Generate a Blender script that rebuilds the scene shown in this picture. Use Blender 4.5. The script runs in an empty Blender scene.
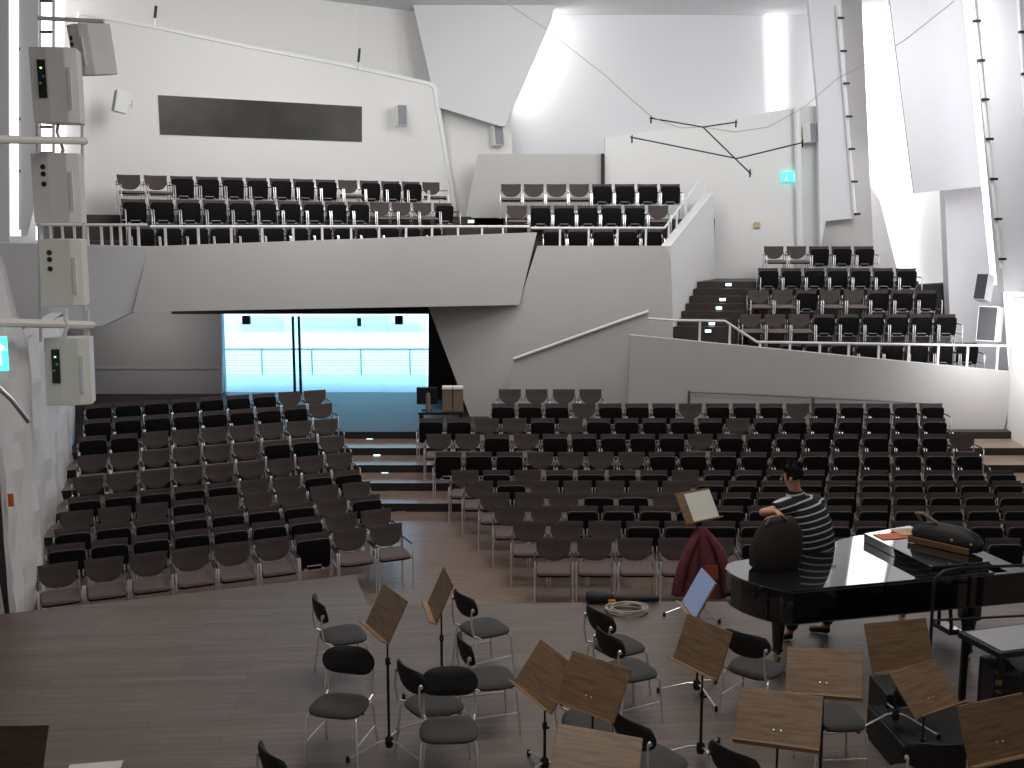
import bpy, bmesh, math, random
from mathutils import Vector, Matrix
random.seed(7)
C = bpy.context.scene.collection
V = Vector
PI = math.pi
R = math.radians

# ------------------------------------------------------------------ camera
F, CX, CY = 1080.0, 512.0, 384.0
TH = math.atan((384 - 226) / F)
EYE = 5.0
cT, sT = math.cos(TH), math.sin(TH)
cam = bpy.data.cameras.new('camera')
cam.sensor_width = 36.0
cam.lens = 36.0 * F / 1024.0
cam.clip_end = 300
co = bpy.data.objects.new('camera', cam)
C.objects.link(co)
co.location = (0, 0, EYE)
co.rotation_euler = (PI / 2 - TH, 0, 0)
bpy.context.scene.camera = co

def ray(px, py):
    u = (px - CX) / F; v = (py - CY) / F
    return V((u, cT - v * sT, -sT - v * cT))
def atZ(px, py, z):
    r = ray(px, py); t = (z - EYE) / r.z
    return V((r.x * t, r.y * t, z))
def atY(px, py, Y):
    r = ray(px, py); t = Y / r.y
    return V((r.x * t, Y, EYE + r.z * t))
def onplane(px, py, p, d):
    """point of the sight line on the vertical plane through ground point p along ground direction d"""
    r = ray(px, py); n = (d[1], -d[0])
    t = (p[0] * n[0] + p[1] * n[1]) / (r.x * n[0] + r.y * n[1])
    return V((r.x * t, r.y * t, EYE + r.z * t))

# ------------------------------------------------------------------ materials
def mat(name, col, rough=0.6, metal=0.0, spec=0.5, noise=0.0, nscale=8.0, bump=0.0, bscale=40.0, emit=None, estr=0.0, coat=0.0):
    m = bpy.data.materials.new(name); m.use_nodes = True
    nt = m.node_tree; b = nt.nodes['Principled BSDF']
    b.inputs['Base Color'].default_value = (*col, 1)
    b.inputs['Roughness'].default_value = rough
    b.inputs['Metallic'].default_value = metal
    b.inputs['Specular IOR Level'].default_value = spec
    if coat: b.inputs['Coat Weight'].default_value = coat; b.inputs['Coat Roughness'].default_value = 0.03
    if emit:
        b.inputs['Emission Color'].default_value = (*emit, 1); b.inputs['Emission Strength'].default_value = estr
    if noise or bump:
        tc = nt.nodes.new('ShaderNodeTexCoord')
        if noise:
            n = nt.nodes.new('ShaderNodeTexNoise'); n.inputs['Scale'].default_value = nscale; n.inputs['Detail'].default_value = 5
            nt.links.new(tc.outputs['Object'], n.inputs['Vector'])
            r = nt.nodes.new('ShaderNodeValToRGB')
            r.color_ramp.elements[0].position = .3; r.color_ramp.elements[1].position = .7
            r.color_ramp.elements[0].color = (*[c * (1 - noise) for c in col], 1)
            r.color_ramp.elements[1].color = (*[min(1, c * (1 + noise)) for c in col], 1)
            nt.links.new(n.outputs['Fac'], r.inputs['Fac']); nt.links.new(r.outputs['Color'], b.inputs['Base Color'])
        if bump:
            n2 = nt.nodes.new('ShaderNodeTexNoise'); n2.inputs['Scale'].default_value = bscale; n2.inputs['Detail'].default_value = 3
            nt.links.new(tc.outputs['Object'], n2.inputs['Vector'])
            bp = nt.nodes.new('ShaderNodeBump'); bp.inputs['Strength'].default_value = bump; bp.inputs['Distance'].default_value = .02
            nt.links.new(n2.outputs['Fac'], bp.inputs['Height']); nt.links.new(bp.outputs['Normal'], b.inputs['Normal'])
    return m

def plank_mat(name, c1, c2, rough, w=1.9, h=.11, rot=0.0):
    m = bpy.data.materials.new(name); m.use_nodes = True
    nt = m.node_tree; b = nt.nodes['Principled BSDF']; L = nt.links.new
    tc = nt.nodes.new('ShaderNodeTexCoord'); mp = nt.nodes.new('ShaderNodeMapping')
    mp.inputs['Rotation'].default_value = (0, 0, rot)
    L(tc.outputs['Object'], mp.inputs['Vector'])
    br = nt.nodes.new('ShaderNodeTexBrick')
    br.inputs['Color1'].default_value = (*c1, 1); br.inputs['Color2'].default_value = (*c2, 1)
    br.inputs['Mortar'].default_value = (*[c * .72 for c in c1], 1)
    br.inputs['Scale'].default_value = 1.0; br.inputs['Mortar Size'].default_value = .004
    br.inputs['Brick Width'].default_value = w; br.inputs['Row Height'].default_value = h
    br.offset = .37
    L(mp.outputs['Vector'], br.inputs['Vector'])
    m2 = nt.nodes.new('ShaderNodeMapping'); m2.inputs['Scale'].default_value = (.6, 9, 1)
    L(mp.outputs['Vector'], m2.inputs['Vector'])
    n = nt.nodes.new('ShaderNodeTexNoise'); n.inputs['Scale'].default_value = 2.5; n.inputs['Detail'].default_value = 6
    L(m2.outputs['Vector'], n.inputs['Vector'])
    mx = nt.nodes.new('ShaderNodeMix'); mx.data_type = 'RGBA'; mx.blend_type = 'MULTIPLY'; mx.inputs[0].default_value = .75
    r = nt.nodes.new('ShaderNodeValToRGB')
    r.color_ramp.elements[0].position = .25; r.color_ramp.elements[0].color = (.72, .71, .70, 1)
    r.color_ramp.elements[1].position = .75; r.color_ramp.elements[1].color = (1.18, 1.15, 1.1, 1)
    L(n.outputs['Fac'], r.inputs['Fac'])
    L(br.outputs['Color'], mx.inputs[6]); L(r.outputs['Color'], mx.inputs[7]); L(mx.outputs[2], b.inputs['Base Color'])
    b.inputs['Roughness'].default_value = rough
    bp = nt.nodes.new('ShaderNodeBump'); bp.inputs['Strength'].default_value = .15; bp.inputs['Distance'].default_value = .01
    L(br.outputs['Fac'], bp.inputs['Height']); bp.invert = True; L(bp.outputs['Normal'], b.inputs['Normal'])
    return m

def walnut_mat(name, c1, c2):
    m = bpy.data.materials.new(name); m.use_nodes = True
    nt = m.node_tree; b = nt.nodes['Principled BSDF']; L = nt.links.new
    tc = nt.nodes.new('ShaderNodeTexCoord'); mp = nt.nodes.new('ShaderNodeMapping'); mp.inputs['Scale'].default_value = (1.3, 14, 14)
    L(tc.outputs['Object'], mp.inputs['Vector'])
    n = nt.nodes.new('ShaderNodeTexNoise'); n.inputs['Scale'].default_value = 3; n.inputs['Detail'].default_value = 6; n.inputs['Distortion'].default_value = .6
    L(mp.outputs['Vector'], n.inputs['Vector'])
    r = nt.nodes.new('ShaderNodeValToRGB'); r.color_ramp.elements[0].position = .35; r.color_ramp.elements[1].position = .68
    r.color_ramp.elements[0].color = (*c1, 1); r.color_ramp.elements[1].color = (*c2, 1)
    L(n.outputs['Fac'], r.inputs['Fac']); L(r.outputs['Color'], b.inputs['Base Color'])
    b.inputs['Roughness'].default_value = .5
    return m

def emit_mat(name, col, s):
    m = bpy.data.materials.new(name); m.use_nodes = True
    nt = m.node_tree; nt.nodes.remove(nt.nodes['Principled BSDF'])
    e = nt.nodes.new('ShaderNodeEmission'); e.inputs['Color'].default_value = (*col, 1); e.inputs['Strength'].default_value = s
    nt.links.new(e.outputs[0], nt.nodes['Material Output'].inputs['Surface'])
    return m

def pane_mat(name, tint):
    m = bpy.data.materials.new(name); m.use_nodes = True
    nt = m.node_tree; nt.nodes.remove(nt.nodes['Principled BSDF']); L = nt.links.new
    t = nt.nodes.new('ShaderNodeBsdfTransparent'); t.inputs['Color'].default_value = (*tint, 1)
    g = nt.nodes.new('ShaderNodeBsdfGlossy'); g.inputs['Roughness'].default_value = .02
    f = nt.nodes.new('ShaderNodeFresnel'); f.inputs['IOR'].default_value = 1.35
    x = nt.nodes.new('ShaderNodeMixShader')
    L(f.outputs[0], x.inputs[0]); L(t.outputs[0], x.inputs[1]); L(g.outputs[0], x.inputs[2])
    L(x.outputs[0], nt.nodes['Material Output'].inputs['Surface'])
    return m

M = dict(
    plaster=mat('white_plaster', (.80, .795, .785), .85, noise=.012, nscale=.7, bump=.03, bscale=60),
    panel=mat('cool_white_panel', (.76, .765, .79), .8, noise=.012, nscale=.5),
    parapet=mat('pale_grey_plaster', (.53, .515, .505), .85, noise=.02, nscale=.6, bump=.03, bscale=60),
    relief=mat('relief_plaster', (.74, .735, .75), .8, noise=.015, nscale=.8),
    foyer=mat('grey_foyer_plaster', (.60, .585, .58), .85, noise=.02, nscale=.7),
    ceil=mat('ceiling_white', (.72, .72, .74), .9, noise=.01, nscale=.4),
    stage=plank_mat('stage_planks', (.150, .120, .106), (.186, .150, .133), .42, 1.9, .11, R(-4)),
    parquet=plank_mat('stalls_parquet', (.235, .165, .135), (.285, .205, .168), .33, 1.1, .075, R(3)),
    foyerwood=plank_mat('foyer_dark_planks', (.050, .043, .042), (.064, .055, .052), .55, 1.4, .09, R(3)),
    riser=mat('black_riser', (.018, .015, .014), .6),
    gfloor=mat('gallery_dark_oak', (.045, .035, .030), .5, noise=.2, nscale=5),
    fabric=mat('brown_back_fabric', (.070, .056, .053), .9, noise=.15, nscale=90, bump=.08, bscale=300),
    seatfab=mat('mauve_brown_seat_fabric', (.165, .125, .120), .9, noise=.12, nscale=90, bump=.08, bscale=300),
    pan=mat('black_seat_pan', (.007, .006, .007), .8, spec=.15), blackp=mat('black_plastic', (.010, .010, .011), .45),
    chrome=mat('chrome', (.90, .90, .91), .26, .72),
    steel=mat('satin_steel', (.42, .42, .43), .35, 1.0),
    orch=mat('charcoal_cushion', (.058, .056, .054), .85, noise=.15, nscale=60, bump=.06, bscale=200),
    orchb=mat('black_cushion', (.010, .010, .011), .7, bump=.05, bscale=200),
    walnut=walnut_mat('walnut_ply', (.150, .086, .046), (.270, .165, .090)),
    walnutl=walnut_mat('light_oak_edge', (.30, .18, .095), (.40, .25, .14)),
    walnutd=walnut_mat('dark_walnut', (.030, .017, .010), (.055, .032, .019)),
    paper=mat('paper', (.72, .72, .66), .8), bluepaper=mat('blue_paper', (.36, .47, .78), .7),
    white=mat('white_paint', (.82, .82, .82), .5), rail=mat('white_rail_enamel', (.84, .84, .85), .4),
    spk=mat('speaker_grey', (.80, .80, .80), .6, noise=.02, nscale=3), spkw=mat('speaker_cream', (.80, .79, .74), .6),
    grille=mat('speaker_grille', (.25, .255, .28), .7),
    grilled=mat('dark_grille', (.05, .05, .058), .7), dark=mat('dark_gap', (.02, .02, .022), .7),
    lacquer=mat('piano_lacquer', (.004, .004, .005), .06, spec=.6, coat=.6),
    lacqtop=mat('piano_lid_gloss', (.012, .012, .013), .04, spec=1.0, coat=1.0),
    ivory=mat('ivory', (.85, .84, .80), .25), brass=mat('brass', (.75, .55, .22), .25, 1.0),
    red=mat('orange_red_card', (.72, .16, .08), .7), tan=mat('tan_folder', (.55, .40, .22), .8),
    jacket=mat('maroon_cloth', (.16, .035, .042), .85, noise=.25, nscale=12, bump=.2, bscale=25),
    bagb=mat('black_nylon', (.008, .008, .010), .6, bump=.1, bscale=80),
    leather=mat('tan_leather', (.17, .085, .030), .6), brownb=mat('dark_brown_bag', (.012, .007, .006), .7, bump=.1, bscale=60),
    skin=mat('skin', (.62, .33, .21), .55, noise=.08, nscale=20), hair=mat('black_hair', (.006, .005, .005), .8, spec=.2, bump=.5, bscale=120),
    trousers=mat('dark_trousers', (.018, .018, .022), .85), shoe=mat('brown_shoe', (.04, .022, .015), .5),
    orange=mat('orange_plastic', (.80, .22, .05), .5), cable=mat('cable', (.45, .42, .36), .6), cableb=mat('black_cable', (.02, .02, .02), .6),
    thin=mat('grey_cable', (.42, .42, .43), .6),
    card=mat('brown_card', (.20, .15, .115), .8), cardt=mat('white_paper_stack', (.86, .86, .84), .7),
    booth=mat('booth_glass', (.040, .036, .034), .35, spec=.25, noise=.35, nscale=1.2), boothin=mat('booth_shape', (.05, .045, .05), .6),
    concrete=mat('terrace_stone', (.74, .78, .80), .8, noise=.06, nscale=1.5), ext=mat('outside_render', (.80, .86, .90), .8),
    extroof=mat('outside_roof', (.55, .62, .66), .7), alu=mat('railing_alu', (.42, .55, .62), .5, .4), tgrey=mat('table_grey', (.30, .30, .31), .22),
)
M['foyerwood'].node_tree.nodes['Principled BSDF'].inputs['Specular IOR Level'].default_value = .22
M['pane'] = pane_mat('window_glass', (.80, .96, 1.0))
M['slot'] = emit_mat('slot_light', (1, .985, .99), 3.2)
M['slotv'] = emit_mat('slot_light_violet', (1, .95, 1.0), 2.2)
M['stepl'] = emit_mat('step_light', (.62, .95, 1.0), 4.0)
M['exit'] = emit_mat('exit_green', (.12, .95, .80), 1.6)
M['exitw'] = emit_mat('exit_pictogram', (.75, 1, .95), 1.6)
M['led'] = emit_mat('led_green', (.5, 1, .3), 1.5)

# shirt with white stripes
def shirt_mat():
    m = bpy.data.materials.new('striped_polo'); m.use_nodes = True
    nt = m.node_tree; b = nt.nodes['Principled BSDF']; L = nt.links.new
    tc = nt.nodes.new('ShaderNodeTexCoord'); mp = nt.nodes.new('ShaderNodeMapping'); mp.inputs['Rotation'].default_value = (0, R(9), 0)
    L(tc.outputs['Object'], mp.inputs['Vector'])
    s = nt.nodes.new('ShaderNodeSeparateXYZ'); L(mp.outputs['Vector'], s.inputs[0])
    md = nt.nodes.new('ShaderNodeMath'); md.operation = 'MULTIPLY'; md.inputs[1].default_value = 1 / .072; L(s.outputs['Z'], md.inputs[0])
    fr = nt.nodes.new('ShaderNodeMath'); fr.operation = 'FRACT'; L(md.outputs[0], fr.inputs[0])
    lt = nt.nodes.new('ShaderNodeMath'); lt.operation = 'LESS_THAN'; lt.inputs[1].default_value = .24; L(fr.outputs[0], lt.inputs[0])
    x = nt.nodes.new('ShaderNodeMix'); x.data_type = 'RGBA'
    x.inputs[6].default_value = (.012, .015, .022, 1); x.inputs[7].default_value = (.55, .58, .58, 1)
    L(lt.outputs[0], x.inputs[0]); L(x.outputs[2], b.inputs['Base Color']); b.inputs['Roughness'].default_value = .85
    return m
M['polo'] = shirt_mat()

# ------------------------------------------------------------------ mesh helpers
class MB:
    def __init__(s): s.v = []; s.f = []; s.m = []
    def poly(s, pts, faces, mi=0):
        o = len(s.v); s.v += [tuple(p) for p in pts]
        for f in faces: s.f.append([o + i for i in f]); s.m.append(mi)
    def box(s, c, size, mi=0, rot=None, bev=0.0):
        bm = bmesh.new(); bmesh.ops.create_cube(bm, size=1)
        bmesh.ops.scale(bm, vec=V(size), verts=bm.verts)
        if bev: bmesh.ops.bevel(bm, geom=bm.edges[:], offset=bev, segments=2, profile=.5, affect='EDGES')
        s.addbm(bm, c, rot, mi)
    def addbm(s, bm, c=(0, 0, 0), rot=None, mi=0):
        mt = Matrix.Translation(V(c)) @ (rot.to_4x4() if rot else Matrix())
        bm.verts.index_update()
        s.poly([mt @ v.co for v in bm.verts], [[v.index for v in f.verts] for f in bm.faces], mi)
        bm.free()
    def tube(s, pts, r, n=8, mi=0, cap=True):
        pts = [V(p) for p in pts]; rr = r if isinstance(r, (list, tuple)) else [r] * len(pts)
        rings = []; up = None
        for i, p in enumerate(pts):
            if i == 0: d = pts[1] - p
            elif i == len(pts) - 1: d = p - pts[i - 1]
            else: d = (pts[i + 1] - p).normalized() + (p - pts[i - 1]).normalized()
            d = d.normalized() if d.length > 1e-9 else V((0, 0, 1))
            if up is None:
                up = V((0, 0, 1)) if abs(d.z) < .9 else V((1, 0, 0))
            a = d.cross(up).normalized(); up = a.cross(d).normalized()
            rings.append([p + (a * math.cos(2 * PI * k / n) + up * math.sin(2 * PI * k / n)) * rr[i] for k in range(n)])
        vs = [q for g in rings for q in g]; fs = []
        for i in range(len(rings) - 1):
            for k in range(n):
                fs.append([i * n + k, i * n + (k + 1) % n, (i + 1) * n + (k + 1) % n, (i + 1) * n + k])
        if cap: fs.append(list(range(n))[::-1]); fs.append([(len(rings) - 1) * n + k for k in range(n)])
        s.poly(vs, fs, mi)
    def lathe(s, prof, n=16, c=(0, 0, 0), mi=0, rot=None):
        vs = []; fs = []
        mt = Matrix.Translation(V(c)) @ (rot.to_4x4() if rot else Matrix())
        for r, z in prof:
            vs += [mt @ V((r * math.cos(2 * PI * k / n), r * math.sin(2 * PI * k / n), z)) for k in range(n)]
        for i in range(len(prof) - 1):
            for k in range(n): fs.append([i * n + k, i * n + (k + 1) % n, (i + 1) * n + (k + 1) % n, (i + 1) * n + k])
        fs.append(list(range(n))[::-1]); fs.append([(len(prof) - 1) * n + k for k in range(n)])
        s.poly(vs, fs, mi)
    def prism(s, pts, ext, mi=0, mside=None, mback=None):
        n = len(pts); pts = [V(p) for p in pts]; e = V(ext)
        s.poly(pts + [p + e for p in pts], [list(range(n))], mi)
        o = len(s.v) - 2 * n
        s.f.append([o + n + i for i in range(n)][::-1]); s.m.append(mi if mback is None else mback)
        for i in range(n):
            j = (i + 1) % n
            s.f.append([o + i, o + n + i, o + n + j, o + j]); s.m.append(mi if mside is None else mside)
    def build(s, name, mats, parent=None, smooth=False, loc=None, bevel=0.0):
        me = bpy.data.meshes.new(name); me.from_pydata(s.v, [], s.f)
        if not isinstance(mats, (list, tuple)): mats = [mats]
        for m in mats: me.materials.append(m if not isinstance(m, str) else M[m])
        for p, mi in zip(me.polygons, s.m): p.material_index = mi
        bm = bmesh.new(); bm.from_mesh(me); bmesh.ops.recalc_face_normals(bm, faces=bm.faces); bm.to_mesh(me); bm.free()
        if smooth:
            for p in me.polygons: p.use_smooth = True
            try: me.set_sharp_from_angle(angle=R(40))
            except Exception: pass
        o = bpy.data.objects.new(name, me); C.objects.link(o)
        if loc is not None: o.location = loc
        if parent: o.parent = parent
        if bevel:
            b = o.modifiers.new('bevel', 'BEVEL'); b.width = bevel; b.segments = 2; b.limit_method = 'ANGLE'
        return o

def tag(o, label, cat, group=None, kind=None):
    o['label'] = label; o['category'] = cat
    if group: o['group'] = group
    if kind: o['kind'] = kind
    return o
def empty(name, loc, rz=0.0):
    o = bpy.data.objects.new(name, None); C.objects.link(o)
    o.empty_display_size = .1; o.location = loc; o.rotation_euler = (0, 0, rz); return o
KIDS = {}
def kids(o): return [c for c in o.children]
def copy_tree(src, childmap, parent=None):
    c = src.copy(); C.objects.link(c)
    if parent: c.parent = parent
    for ch in childmap.get(src.name, []): copy_tree(ch, childmap, c)
    return c
def childmap(root):
    d = {}
    def walk(o):
        d[o.name] = [c for c in bpy.data.objects if c.parent == o]
        for c in d[o.name]: walk(c)
    walk(root); return d
def struct(o, label=None, cat=None):
    o['kind'] = 'structure'
    if label: o['label'] = label
    if cat: o['category'] = cat
    return o
ORD = ['', 'first', 'second', 'third', 'fourth', 'fifth', 'sixth', 'seventh', 'eighth', 'ninth', 'tenth', 'eleventh', 'twelfth', 'thirteenth', 'fourteenth',
       'fifteenth', 'sixteenth', 'seventeenth', 'eighteenth', 'nineteenth']

def slab(name, pts, thick, m, label, cat='wall', Y=None, plane=None, kind='structure', parent=None, mside=None, ndir=None, bevel=0):
    """a wall piece: outline on a vertical plane, extruded away from the hall by its thickness"""
    if Y is not None: w = [atY(x, y, Y) for x, y in pts]; n = V((0, 1, 0))
    else:
        p, d = plane; w = [onplane(x, y, p, d) for x, y in pts]
        n = V((d[1], -d[0], 0)).normalized()
        if n.y < 0: n = -n
    if ndir is not None: n = V(ndir).normalized()
    b = MB(); b.prism(w, n * thick, 0, mside=None if mside is None else 1)
    o = b.build(name, [m] + ([mside] if mside else []), parent, bevel=bevel)
    if kind == 'structure': struct(o, label, cat)
    return o
exec_sections = True

# ------------------------------------------------------------------ room shell
ANG = R(24.5); ld = V((math.cos(ANG), math.sin(ANG), 0)); ln = V((math.sin(ANG), -math.cos(ANG), 0))   # rows of the block by the window
def shell_box(name, c, size, m, label, cat='wall'):
    b = MB(); b.box(c, size); return struct(b.build(name, M[m]), label, cat)
b = MB(); b.prism([(-11.5, -3, -.2), (11.5, -3, -.2), (11.5, 22.4, -.2), (-11.5, 22.4, -.2)], (0, 0, .2)); struct(b.build('floor', M['parquet']), 'reddish-brown parquet floor of the stalls and aisle', 'floor')
SH = .6
b = MB(); b.prism([(-11, -2.5, .0), (11, -2.5, .0), (11, atZ(660, 601.5, SH).y, .0), *[(q.x, q.y, 0) for q in (atZ(660, 601.5, SH), atZ(368, 605.5, SH), atZ(355, 574.5, SH), atZ(8, 613.5, SH))], (-11, 9.6, .0)], (0, 0, SH))
struct(b.build('floor_stage', M['stage']), 'raised grey-brown planked stage platform', 'stage')
shell_box('ceiling', (0, 13.5, 10.55), (23, 34, .3), 'ceil', 'white ceiling over the hall', 'ceiling')
shell_box('wall_front', (0, -3.1, 5.2), (23, .2, 11.5), 'plaster', 'white wall behind the choir loft')
shell_box('wall_back', (0, 30.6, 7.2), (23, .2, 7.6), 'plaster', 'white rear wall high under the ceiling')
shell_box('sky_block_slab', (0, 29.2, 3.36), (23, 3.2, .12), 'plaster', 'unseen white slab shutting out sky light above the foyer', 'ceiling')  # unseen slab added to stop sky light leaking into the hall
shell_box('wall_back_left', (-9.5, 27.62, 1.7), (4.2, .2, 3.4), 'foyer', 'grey rear wall beside the foyer')  # unseen, added to keep sky light from leaking in
shell_box('wall_back_right', (4.9, 27.62, 1.7), (13.2, .2, 3.4), 'foyer', 'grey rear wall under the stair balcony')  # unseen, added to keep sky light out from under the balcony
shell_box('wall_left_outer', (-11.6, 13.5, 5.2), (.2, 34, 11.5), 'plaster', 'white outer side wall behind the window-side seats')
shell_box('wall_right_outer', (11.6, 13.5, 5.2), (.2, 34, 11.5), 'plaster', 'white outer side wall behind the piano side')

# terraces of the stalls; the top level is the foyer in front of the window
Yk = [18.57, 19.48, 20.33, 21.22, 22.16]
Lend = [(-3.11, 18.99), (-3.38, 19.81), (-3.65, 20.77), (-3.91, 21.72), (-4.19, 22.57)]
for k in range(5):
    e = V((*Lend[k], 0)) + ln * .55
    a = e - ld * 7.2
    e2 = e + ld * max(0.05, (Yk[k] - e.y) / ld.y) if Yk[k] > e.y else e + V((.25, 0, 0))
    z0, z1 = .15 * k - (.002 if k else 0), .15 * (k + 1)
    back = 30.4 if k < 4 else 27.6
    pts = [(a.x, a.y, z0), (e.x, e.y, z0), (e2.x, Yk[k], z0), (11.3, Yk[k], z0), (11.3, back, z0), (-11.4, back, z0), (-11.4, a.y, z0)]
    b = MB(); b.prism(pts, (0, 0, z1 - z0), 0, mside=1)
    o = b.build('floor_terrace', [M['foyerwood'] if k == 4 else M['parquet'], M['riser']])
    struct(o, '%s wooden step of the seating rake up from the aisle' % ORD[k + 1], 'step')

# --- wall by the window-side seats: relief plaster, two lengths
def relief(name, A, B, zt, amp, seed, label, lean=0):
    A = V(A); B = V(B); nx, nz = 46, 54; d = (B - A); nrm = V((d.y, -d.x, 0)).normalized()
    rnd = random.Random(seed); peaks = [(rnd.uniform(0, 1), rnd.uniform(0, 1), rnd.uniform(.07, .16), rnd.uniform(.4, 1)) for _ in range(46)]
    vs = []; fs = []
    for j in range(nz + 1):
        for i in range(nx + 1):
            s, t = i / nx, j / nz
            h = 0
            for px, pz, rr, hh in peaks:
                dx = (s - px) * d.length / 3; dz = (t - pz) * zt / 3
                q = abs(dx) * 1.1 + abs(dz) * .55
                h = max(h, hh * max(0, 1 - q / (rr * 1.6)))
            if i in (0, nx): h *= .2
            p = A + d * s + nrm * (amp * h); vs.append((p.x - lean * max(0, t * zt - 3.6), p.y, t * zt))
    for j in range(nz):
        for i in range(nx):
            q = j * (nx + 1) + i; fs.append([q, q + 1, q + nx + 2, q + nx + 1])
    back = [(v[0] - nrm.x * .25, v[1] - nrm.y * .25, v[2]) for v in (vs[0], vs[nx], vs[-1], vs[-1 - nx])]
    b = MB(); b.poly(vs, fs); o0 = len(vs)
    b.poly([vs[0], vs[nx], vs[-1], vs[-1 - nx]] + back, [[0, 3, 7, 4], [1, 5, 6, 2], [3, 2, 6, 7], [4, 7, 6, 5]])
    me = bpy.data.meshes.new(name); me.from_pydata(b.v, [], b.f); me.materials.append(M['relief'])
    o = bpy.data.objects.new(name, me); C.objects.link(o); return struct(o, label, 'wall')
relief('wall_left', (-6.35, 13.0, 0), (-8.75, 21.2, 0), 3.35, .16, 3, 'white relief-plaster wall beside the window-side seats')
relief('wall_left_front', (-5.84, 12.0, 0), (-6.02, 13.3, 0), 5.8, .10, 9, 'tall narrow relief-plaster pier at the stage corner', .23)
shell_box('wall_left_return', (-6.30, 13.22, 1.8), (.62, .16, 3.6), 'relief', 'narrow white return of the plaster pier')
# upper side wall: upright white panels with lit slots between them
slab('wall_left_upper', [(-60, -30), (8, -30), (8.5, 126), (9, 250), (-60, 250)], .05, M['panel'], 'grey-white upright panel at the picture edge above the pier', Y=21.3)
slab('trim_1', [(20, -30), (38, -30), (38, 190), (26, 236), (21, 236)], .05, M['panel'], 'upright white panel between two lit slots', Y=21.6)
slab('window_1', [(7, -30), (22, -30), (22, 236), (9, 236)], .05, M['slotv'], 'tall narrow lit slot beside the upright panel', 'window', Y=22.2)
slab('window_2', [(36, -30), (66, -30), (62, 60), (60, 240), (36, 240)], .05, M['slot'], 'tall narrow lit slot behind the speaker column', 'window', Y=22.8)
slab('wall_left_gallery', [(-60, 200), (90, 200), (66, 330), (-60, 330)], .2, M['panel'], 'white side wall at the end of the booth gallery', Y=23.6)

# --- foyer wall, window and terrace door
WY = 27.4
slab('wall_back_foyer', [(70, 296), (220.5, 296), (222, 400), (222, 415), (70, 415)], .25, M['foyer'], 'grey foyer wall beside the big window', Y=WY - .1)
slab('trim_2', [(95, 368.2), (221, 368.2), (221, 369.4), (95, 369.4)], .03, M['foyer'], 'thin joint line along the grey foyer wall', 'trim', Y=WY - .13)
shell_box('wall_back_lintel', (-3.8, WY, 4.0), (9.6, .3, 2.4), 'dark', 'black lintel above the big window')
wl, wr, wzb = atY(221, 395, WY).x, atY(427, 395, WY).x, .75
wzt = atY(300, 316, WY).z
win = empty('window_3', (wl, WY, .75)); struct(win, 'large bright glass front of the foyer looking onto a terrace', 'window')
def chl(o, p):
    o.parent = p; o.matrix_parent_inverse = Matrix.Translation(-V(p.location)); return o
b = MB(); b.box(((wl + wr) / 2, WY, (wzb + wzt) / 2), (wr - wl, .02, wzt - wzb)); chl(b.build('pane', M['pane']), win)
for xm in (294.2, 300.2):
    xx = atY(xm, 350, WY).x
    b = MB(); b.box((xx, WY - .06, (wzb + wzt) / 2), (.055, .10, wzt - wzb)); chl(b.build('mullion', M['dark']), win)
for px in (246.5, 399):
    q = atY(px, 320, WY - .2); b = MB(); b.box((q.x, q.y, q.z), (.20, .16, .22), bev=.02); o = b.build('door_closer', M['blackp']); chl(o, win)
slab('wall_back_jamb', [(428.5, 310), (435, 310), (470, 440), (428, 440)], .3, M['dark'], 'black jamb beside the big window', Y=WY - .3)
# outside: terrace, railing, neighbouring building
b = MB(); b.box((-4, 39.6, .55), (40, 24, .4)); struct(b.build('terrace', M['concrete']), 'pale stone terrace outside the window', 'terrace')
rl = empty('terrace_railing', (-4, 30.9, .75)); tag(rl, 'thin metal railing with horizontal wires on the terrace outside the window', 'railing')
YR = 30.9; RZ = .75
rzt = atY(300, 349, YR).z
b = MB(); b.tube([(-10, YR, rzt), (3, YR, rzt)], .028); chl(b.build('handrail', M['alu']), rl)
for i in range(9):
    z = RZ + .12 + (rzt - RZ - .16) * i / 8.0
    b = MB(); b.tube([(-10, YR, z), (3, YR, z)], .009, 6); chl(b.build('wire', M['alu']), rl)
for px in (208, 262, 312, 361, 410):
    q = atY(px, 360, YR); b = MB(); b.box((q.x, YR, (RZ + rzt) / 2), (.04, .05, rzt - RZ)); chl(b.build('post', M['alu']), rl)
bl = empty('neighbouring_building', (-2, 44, 0)); tag(bl, 'pale building beyond the terrace railing, blurred by daylight', 'building')
b = MB(); b.prism([(-22, 44, 0), (12, 44, 0), (12, 44, 3.1), (-2, 44, 4.2), (-22, 44, 3.6)], (0, 8, 0)); chl(b.build('wall', M['ext']), bl)
b = MB(); b.prism([(-6, 43.8, 3.2), (9, 43.8, 1.7), (9, 43.8, 1.9), (-6, 43.8, 3.4)], (0, .3, 0)); chl(b.build('ramp_edge', M['extroof']), bl)
for px, py, w, h in ((405, 331, 1.1, .5), (372, 325, 1.2, 1.2), (332, 322, 2.4, .35), (262, 330, 1.6, 1.0)):
    q = atY(px, py, 43.9); b = MB(); b.box(q, (w, .1, h)); chl(b.build('window', M['extroof']), bl)

# --- booth gallery (rows turned towards the stage)
gd = V((.843, .538, 0)); gn = V((.538, -.843, 0))
g3 = V((-8.25, 22.6, 0))                                    # a point of the back-row line
def gline(off): return (g3 + gn * off)
def gpt(px, off): q = onplane(px, 200, gline(off), gd); return V((q.x, q.y, 0))
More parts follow.
